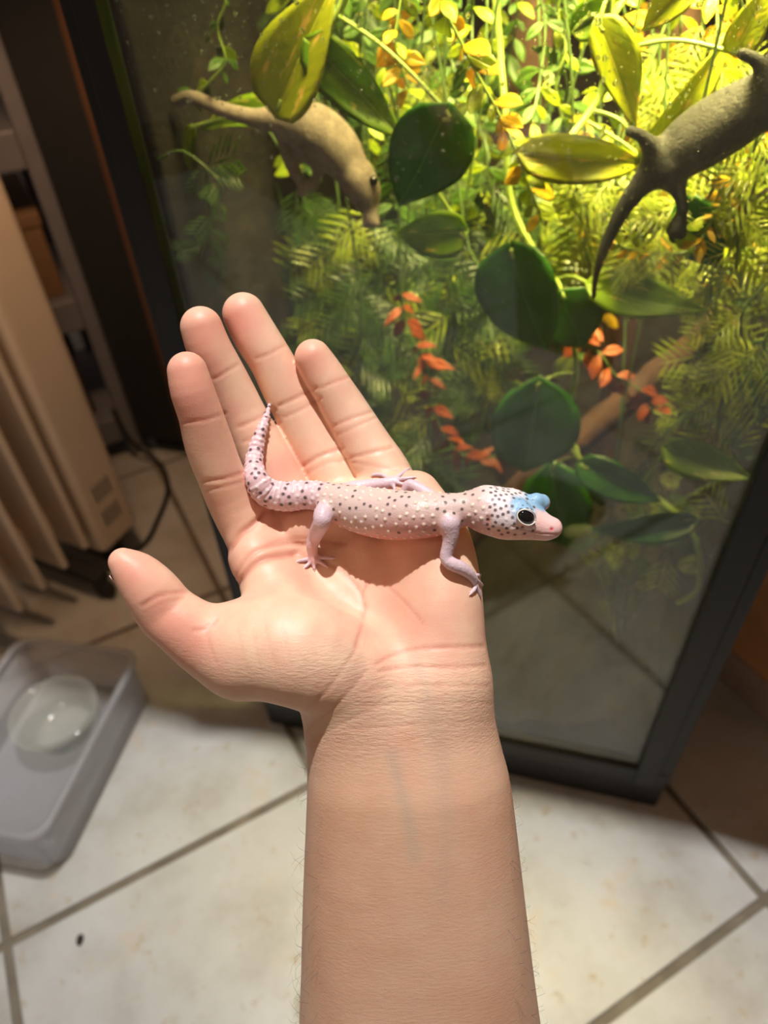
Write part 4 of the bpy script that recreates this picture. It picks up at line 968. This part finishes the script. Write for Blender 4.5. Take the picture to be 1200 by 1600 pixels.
bgv = [(k, random.uniform(.08, .3)) for k in range(480, 1200, 45)] + [(455, .16), (520, .2), (575, .14), (610, .24), (700, .2), (760, .26), (825, .22), (930, .2), (990, .25), (1060, .18), (1130, .22), (1180, .15)]
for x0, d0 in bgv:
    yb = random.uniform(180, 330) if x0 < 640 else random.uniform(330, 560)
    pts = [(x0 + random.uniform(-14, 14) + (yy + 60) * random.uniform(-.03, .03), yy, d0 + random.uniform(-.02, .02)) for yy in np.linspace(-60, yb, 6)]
    vine('leafy_vine', 'green vine hanging far back in the terrarium among many like it', pts, ['vinedark', 'vine', 'vinedark'] if x0 < 900 else ['vine', 'vine', 'vinelit'], 42, .42, 30, group='background vines in the terrarium', stemm='stemdark')
# feathery fern vines: stem with fronds, every frond a small comb of needles
def frondmesh(n=9, ln=.42, wn=.038, bend=.2):
    v, f = [], []
    def blade(b, t, w):
        b, t = np.array(b), np.array(t); d = nrm(t - b); p = np.cross(d, [0, 0, 1.0]); k = len(v); m = b + (t - b) * .45
        for q in (b, m + p * w, t, m - p * w, m + np.array([0, 0, w * .5]), m - np.array([0, 0, w * .5])): v.append(q)
        for a, c, e in ((0, 1, 4), (0, 4, 3), (1, 2, 4), (4, 2, 3), (0, 5, 1), (0, 3, 5), (1, 5, 2), (5, 3, 2)): f.append((k + a, k + c, k + e))
    blade((0, 0, 0), (0, 1, -bend), .025)
    for i in range(n):
        u = .12 + .8 * i / n; l = ln * math.sin(math.pi * (u * .8 + .18)) + .08; z0 = -bend * u * u
        for sd in (-1, 1): blade((0, u, z0), (sd * l * .8, u + l * .75, z0 - .1 * l + random.uniform(-.05, .05)), wn)
    return mesh('frond', v, f)
FR = {}
def fern(label, stempts, mts, frpx, gap=24, group=None, stemm='stemdark'):
    pl, own, P3, P, rnd = hanging('fern_vine', label, stempts, stemm, group, .0009)
    for i, t_, pr, side in tufts(P, gap, rnd):
        mt = rnd.choice(mts)
        if mt not in FR: FR[mt] = [frondmesh(random.randint(5, 6), random.uniform(.45, .62)) for _ in range(3)]
        me = rnd.choice(FR[mt])
        def poses():
            for k in range(90):
                a = rnd.uniform(.3 if k > 10 else .4, 1.25 + .01 * k); sd = side if (k < 25 or rnd.random() < .5) else -side; dr = t_ * math.cos(a) + pr * sd * math.sin(a); l = frpx * rnd.uniform(.7, 1.25) * (1 - .006 * k); e = P[i][:2] + dr * l
                B = P3[i]; w_ = .02 + .0007 * k; T_ = TKc(e[0], e[1], P[i][2] + rnd.uniform(-w_, w_)); yield leafM(B, T_, nrm(VIEW(B) + ZUP * rnd.uniform(0, .8 + .01 * k) + TX * rnd.uniform(-.01, .01) * k))
        grow(me, poses(), own, pl, M[mt], 'frond')
    return pl
for x0, y0, x1, y1, d0 in [(900, 290, 930, 430, .06), (960, 260, 1000, 400, .07), (860, 260, 880, 400, .08), (1030, 90, 1060, 250, .12), (1100, 60, 1130, 180, .12), (1190, 200, 1150, 420, .056), (1150, 230, 1110, 470, .064), (1205, 300, 1175, 560, .045), (1110, 300, 1060, 430, .06), (1060, 330, 960, 400, .04), (1130, 430, 1090, 640, .06), (1165, 480, 1120, 690, .05), (1200, 520, 1160, 620, .04)]:
    fern('feathery fern vine with yellow-green needles hanging below the dark gecko', [(x0, y0, d0), ((x0 * 2 + x1) / 3 + 8, (y0 * 2 + y1) / 3, d0), ((x0 + 2 * x1) / 3 - 6, (y0 + 2 * y1) / 3, d0), (x1, y1, d0)], ['fern', 'fern', 'ferndim'] if y1 > 600 else ['fern'], 76, 14, group='lit fern vines on the lamp side')
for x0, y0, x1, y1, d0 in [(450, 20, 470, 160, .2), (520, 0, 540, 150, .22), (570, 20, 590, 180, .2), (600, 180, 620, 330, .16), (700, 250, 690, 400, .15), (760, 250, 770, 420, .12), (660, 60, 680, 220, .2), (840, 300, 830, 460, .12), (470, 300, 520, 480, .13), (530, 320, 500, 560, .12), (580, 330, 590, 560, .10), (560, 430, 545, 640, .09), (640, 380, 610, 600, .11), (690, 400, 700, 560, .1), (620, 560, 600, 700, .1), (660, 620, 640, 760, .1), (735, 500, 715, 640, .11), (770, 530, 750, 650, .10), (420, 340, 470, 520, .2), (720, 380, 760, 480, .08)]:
    fern('dim feathery fern vine hanging behind the fingertips' if y0 >= 300 else 'dim feathery fern vine high up behind the pothos leaves', [(x0, y0, d0), ((x0 + x1) / 2 + 10, (y0 + y1) / 2, d0), (x1, y1, d0)], ['ferndim', 'ferndim', 'ferndim', 'fern'], 78, 17, group='dim fern vines behind the fingertips' if y0 >= 300 else 'dim fern vines high up')
fern('small green fern sprig hanging by the left post against the dark backing', [(345, 290, .022), (332, 330, .022), (322, 370, .022), (312, 405, .022)], ['ferndim', 'vinedark'], 46, 22)
for x0, y0, x1, y1, d0 in [(960, 800, 975, 960, .04), (930, 830, 945, 900, .05), (1020, 700, 1050, 800, .05), (1010, 830, 985, 930, .045), (1040, 840, 1060, 900, .03)]:
    fern('olive fern sprig trailing low over the soil beside the right stile', [(x0, y0, d0), ((x0 + x1) / 2 - 6, (y0 + y1) / 2, d0), (x1, y1, d0)], ['ferndim', 'fern'], 50, 22, group='low fern sprigs')
# ------------------------------------------------------------------ oil radiator
RA, RB = FL(165, 870, .045), FL(217, 818, .045); RA[2] = RB[2] = 0
RX = nrm(RB - RA); RW = np.linalg.norm(RB - RA); RN = np.array([RX[1], -RX[0], 0])         # RN faces the room
if np.dot(RN, EYE - RA) < 0: RN = -RN
RMx = frame(RA, RX, -RN, ZUP)                                                                   # along, depth (away), height
rad = empty('oil_radiator', RA, 'cream oil radiator with slotted control box and upright ribs beside the terrarium', 'radiator', rz=math.atan2(RX[1], RX[0]))
def rbox(name, s0, s1, d0, d1, z0, z1, mt, bev=.004, par=rad, seg=3): return box(name, (s1 - s0, d1 - d0, z1 - z0), ((s0 + s1) / 2, (d0 + d1) / 2, (z0 + z1) / 2), mt, par, mw=RMx, bev=bev, seg=seg)
cb = rbox('control_box', 0, RW, 0, .14, .045, .66, M['cream'], .011, seg=4)
rbox('rear_cover', RW - .001, RW + .014, .03, .135, .06, .70, M['blackmatte'], .003)
for zc in (.142, .098):
    for k in range(4):
        rbox('vent_slot', .022 + k * .0085, .0265 + k * .0085, -.0006, .004, zc - .014, zc + .014, M['slot'], .0006, par=cb, seg=1)
for k in range(8):
    s0 = -.016 - k * .040
    rbox('rib', s0 - .005, s0 + .005, .004, .136, .075, .62, M['cream'], .0045)
    rbox('rib_tube', s0 - .013, s0 + .013, .055, .085, .085, .13, M['cream'], .006); rbox('rib_tube', s0 - .013, s0 + .013, .055, .085, .565, .61, M['cream'], .006)
for s0 in (-.03, -.26):
    rbox('foot_bar', s0 - .012, s0 + .012, -.02, .16, .030, .048, M['blackmatte'], .004)
    for d0 in (-.012, .152):
        bm = bmesh.new(); bmesh.ops.create_cone(bm, cap_ends=True, segments=20, radius1=.016, radius2=.016, depth=.014); me = bpy.data.meshes.new('wheel'); bm.to_mesh(me); bm.free()
        link('wheel', me, M['blackmatte'], rad, mw=RMx @ Matrix.Translation((s0, d0, .016)) @ Matrix.Rotation(math.pi / 2, 4, 'Y'))
rbox('foot_bar', RW * .5 - .012, RW * .5 + .012, .02, .12, .0, .050, M['blackmatte'], .004)
# ------------------------------------------------------------------ grey storage rack behind
KB = FL(226, 706); KX = EA; KY = -EC
rack = empty('storage_rack', KB, 'grey plastic storage rack standing in the gap behind the cream radiator', 'rack', rz=ang)
KM = frame(KB, KX, KY, ZUP)
def kbox(name, s0, s1, d0, d1, z0, z1, mt=None, bev=.003, par=rack): return box(name, (s1 - s0, d1 - d0, z1 - z0), ((s0 + s1) / 2, (d0 + d1) / 2, (z0 + z1) / 2), mt or M['rack'], par, mw=KM, bev=bev)
for s0 in (-.022, -.42):
    for d0 in (0, .26): kbox('upright', s0, s0 + .022, d0, d0 + .022, 0, .95)
for zc in (.06, .27, .50, .76):
    sh = kbox('shelf', -.42, 0, .002, .28, zc, zc + .018)
    kbox('shelf_lip', -.40, -.022, -.003, .006, zc - .022, zc + .026, par=sh)
M['boxbrown'] = simple('brown_card', (.22, .12, .055), .7, var=.2, scale=15); M['boxdark'] = simple('dark_card', (.05, .035, .028), .7)
for i, (s0, s1, zc, h, mt, lb) in enumerate([(-.40, -.26, .079, .12, 'boxbrown', 'brown box on the lowest shelf of the grey rack'), (-.20, -.05, .079, .13, 'boxdark', 'dark box on the lowest shelf of the grey rack'),
        (-.38, -.20, .289, .15, 'boxdark', 'dark box on the second shelf up of the grey rack'), (-.16, -.03, .289, .12, 'boxbrown', 'brown box on the second shelf up of the grey rack'), (-.36, -.06, .519, .16, 'boxbrown', 'wide brown box on the middle shelf of the grey rack')]):
    bm = bmesh.new(); bm_box(bm, s1 - s0, .2, h, bev=.003); me = bpy.data.meshes.new('storage_box'); bm.to_mesh(me); bm.free()
    o = tag(link('storage_box', me, M[mt], mw=KM @ Matrix.Translation(((s0 + s1) / 2, .14, zc + h / 2 - .0008))), lb, 'box'); lid = bpy.data.meshes.new('lid')
    bm = bmesh.new(); bm_box(bm, s1 - s0 + .006, .206, .02, bev=.003); bm.to_mesh(lid); bm.free(); link('lid', lid, M[mt], None).parent = o; o.children[0].matrix_local = Matrix.Translation((0, 0, h / 2 - .006))
# black cabinet behind the gap between rack and terrarium
cabp = FL(224, 708)
cab = empty('dark_cabinet', cabp, 'nearly black cabinet with a brown wooden stile behind the left side of the terrarium', 'cabinet', rz=math.atan2(TX[1], TX[0]))
CM = frame(cabp, TX, TN, ZUP)
def cs(px, py): return np.dot(onplane(px, py, cabp, TN) - cabp, TX)
def cbox(name, s0, s1, d0, d1, z0, z1, mt, bev=.002, par=cab): return box(name, (s1 - s0, d1 - d0, z1 - z0), ((s0 + s1) / 2, (d0 + d1) / 2, (z0 + z1) / 2), mt, par, mw=CM, bev=bev)
g_ = N('dark_wood'); c_ = g_.n('ShaderNodeMapping', i={'Vector': g_.coord(), 'Scale': (1, 1, .1)}).outputs[0]
M['darkwood'] = g_.out(g_.pb(Base_Color=g_.ramp(g_.noise(40, 5, .6, c_), [(.3, (.06, .024, .010)), (.7, (.13, .055, .022))]), Roughness=.5))
sB = cs(84, 0)
cbox('body', 0, sB + .24, .012, .20, .03, .95, M['blackmatte']); cbox('plinth', .01, sB + .23, .03, .19, 0, .03, M['blackmatte'])
dr_ = cbox('door', .002, sB - .002, 0, .012, .035, .945, M['blackmatte']); cbox('stile', sB, sB + .20, -.004, .012, .03, .95, M['darkwood']); cbox('handle', sB - .03, sB - .018, -.02, 0, .8, .92, M['blackplastic'], par=dr_)
# ------------------------------------------------------------------ plastic tub with a clear bowl in it
hT = .082
FRb = FL(104, 1358); BRb = FL(238, 1084); BRt, BLt = FL(226, 990, hT), FL(57, 966, hT)
uy = nrm(BRb - FRb); ux = np.array([-uy[1], uy[0], 0]);
if np.dot(ux, BLt - BRt) < 0: ux = -ux
tl = np.linalg.norm(BRb - FRb); tw = max(.15, abs(np.dot(BLt - BRt, ux)))
g_ = N('frosted_plastic'); c_ = g_.coord()
df = g_.n('ShaderNodeMixShader', i={0: .45, 1: g_.pb(Base_Color=(.60, .60, .62), Roughness=.35), 2: g_.n('ShaderNodeBsdfTranslucent', i={'Color': (.62, .62, .64)}).outputs[0]}).outputs[0]
M['frost'] = g_.out(g_.n('ShaderNodeMixShader', i={0: g_.ramp(g_.noise(18, 3, .5, c_), [(.3, (.42,) * 3), (.7, (.52,) * 3)]), 1: g_.n('ShaderNodeBsdfTransparent', i={'Color': (.92, .92, .93)}).outputs[0], 2: df}).outputs[0])
def rrect(w, l, r, n=5):
    out = []
    for cx, cy, a0 in ((w / 2 - r, l / 2 - r, 0), (-w / 2 + r, l / 2 - r, 90), (-w / 2 + r, -l / 2 + r, 180), (w / 2 - r, -l / 2 + r, 270)):
        for k in range(n + 1): a = math.radians(a0 + 90 * k / n); out.append((cx + r * math.cos(a), cy + r * math.sin(a)))
    return out
def loft(loops):
    v, f = [], []; n = len(loops[0][0])
    for lp, z in loops: v += [(a, b, z) for a, b in lp]
    for i in range(len(loops) - 1):
        for k in range(n): f.append((i * n + k, i * n + (k + 1) % n, (i + 1) * n + (k + 1) % n, (i + 1) * n + k))
    f.append(tuple(range(n))[::-1]); f.append(tuple((len(loops) - 1) * n + k for k in range(n))); return v, f
tc = FRb + uy * tl / 2 + ux * tw / 2
tub = empty('plastic_tub', tc, 'open frosted plastic tub standing on the tiles', 'tub')
TBM = frame(tc, ux, uy, ZUP) if np.cross(ux, uy)[2] > 0 else frame(tc, -ux, uy, ZUP)
v, f = loft([(rrect(tw - .006, tl - .006, .012), .0005), (rrect(tw, tl, .016), .004), (rrect(tw + .004, tl + .004, .018), hT - .004), (rrect(tw + .001, tl + .001, .017), hT - .003), (rrect(tw - .004, tl - .004, .014), .0065), (rrect(tw - .01, tl - .01, .01), .003)])
link('shell', mesh('shell', v, f), M['frost'], tub, True, mw=TBM)
def ringloft(a, b, z0, z1, r):
    A_, B_ = rrect(*a, r), rrect(*b, r); n = len(A_); v = [(p[0], p[1], z) for lp, z in ((A_, z0), (B_, z0), (B_, z1), (A_, z1)) for p in lp]; f = []
    for i in range(4):
        for k in range(n): f.append((i * n + k, i * n + (k + 1) % n, ((i + 1) % 4) * n + (k + 1) % n, ((i + 1) % 4) * n + k))
    return v, f
v, f = ringloft((tw - .002, tl - .002), (tw + .013, tl + .013), hT - .005, hT, .02); link('rim', mesh('rim', v, f), M['frost'], tub, True, mw=TBM)
g_ = N('clear_plastic'); cl0 = g_.n('ShaderNodeMixShader', i={0: g_.n('ShaderNodeFresnel', i={'IOR': g_.math('SUBTRACT', 1.4, g_.math('MULTIPLY', g_.n('ShaderNodeNewGeometry').outputs['Backfacing'], 1.4 - 1 / 1.4))}).outputs[0], 1: g_.n('ShaderNodeBsdfTransparent', i={'Color': (.97, .98, .95)}).outputs[0], 2: g_.n('ShaderNodeBsdfGlossy', i={'Roughness': .08}).outputs[0]}).outputs[0]
M['clear'] = g_.out(g_.n('ShaderNodeMixShader', i={0: .12, 1: cl0, 2: g_.n('ShaderNodeBsdfDiffuse', i={'Color': (.75, .76, .70)}).outputs[0]}).outputs[0])
def lathe(prof, n=40):
    v, f = [], []
    for r, z in prof:
        for k in range(n): a = 2 * math.pi * k / n; v.append((r * math.cos(a), r * math.sin(a), z))
    for i in range(len(prof) - 1):
        for k in range(n): f.append((i * n + k, i * n + (k + 1) % n, (i + 1) * n + (k + 1) % n, (i + 1) * n + k))
    return v, f
bc = FL(92, 1125, .03); bc[2] = .0062
bowl = empty('clear_bowl', bc, 'round clear plastic bowl lying in the frosted tub', 'bowl')
v, f = lathe([(.0001, 0), (.030, 0), (.034, .003), (.044, .040), (.0465, .0415), (.046, .043), (.043, .0415), (.0325, .005), (.029, .002), (.0001, .002)]); link('wall', mesh('wall', v, f), M['clear'], bowl, True, mw=Matrix.Translation(Vector(bc)))
v, f = lathe([(.0465, .0405), (.050, .041), (.0505, .0425), (.050, .044), (.0465, .0435)]); link('rim', mesh('rim', v, f), M['clear'], bowl, True, mw=Matrix.Translation(Vector(bc)))
# ------------------------------------------------------------------ cord and crumb on the floor
cp_ = [FL(176, 640, .12), FL(205, 690, .05), FL(250, 725, .004), FL(262, 765, .004), FL(245, 815, .004), FL(225, 850, .004), FL(180, 880, .004)]
b0 = cp_[2].copy(); v, f = tube_vf(smooth_path(np.array(cp_) - b0, 10), .0038, 8)
tag(link('power_cord', mesh('power_cord', v, f), M['cord'], None, True, mw=Matrix.Translation(Vector(b0))), 'black power cord hanging from the radiator and curling over the floor', 'cord')
cr = FL(125, 1468, .002); v, f = uvs(np.zeros(3), 1.0, np.eye(3), 12, 8); v = v * np.array([.0034, .0052, .0024]) * (1 + .25 * rng.normal(0, .5, (len(v), 1)).clip(-1, 1))
tag(link('crumb', mesh('crumb', v, f), M['debris'], None, True, mw=Matrix.Translation((cr[0], cr[1], .0018))), 'tiny black crumb lying on a pale floor tile', 'crumb')
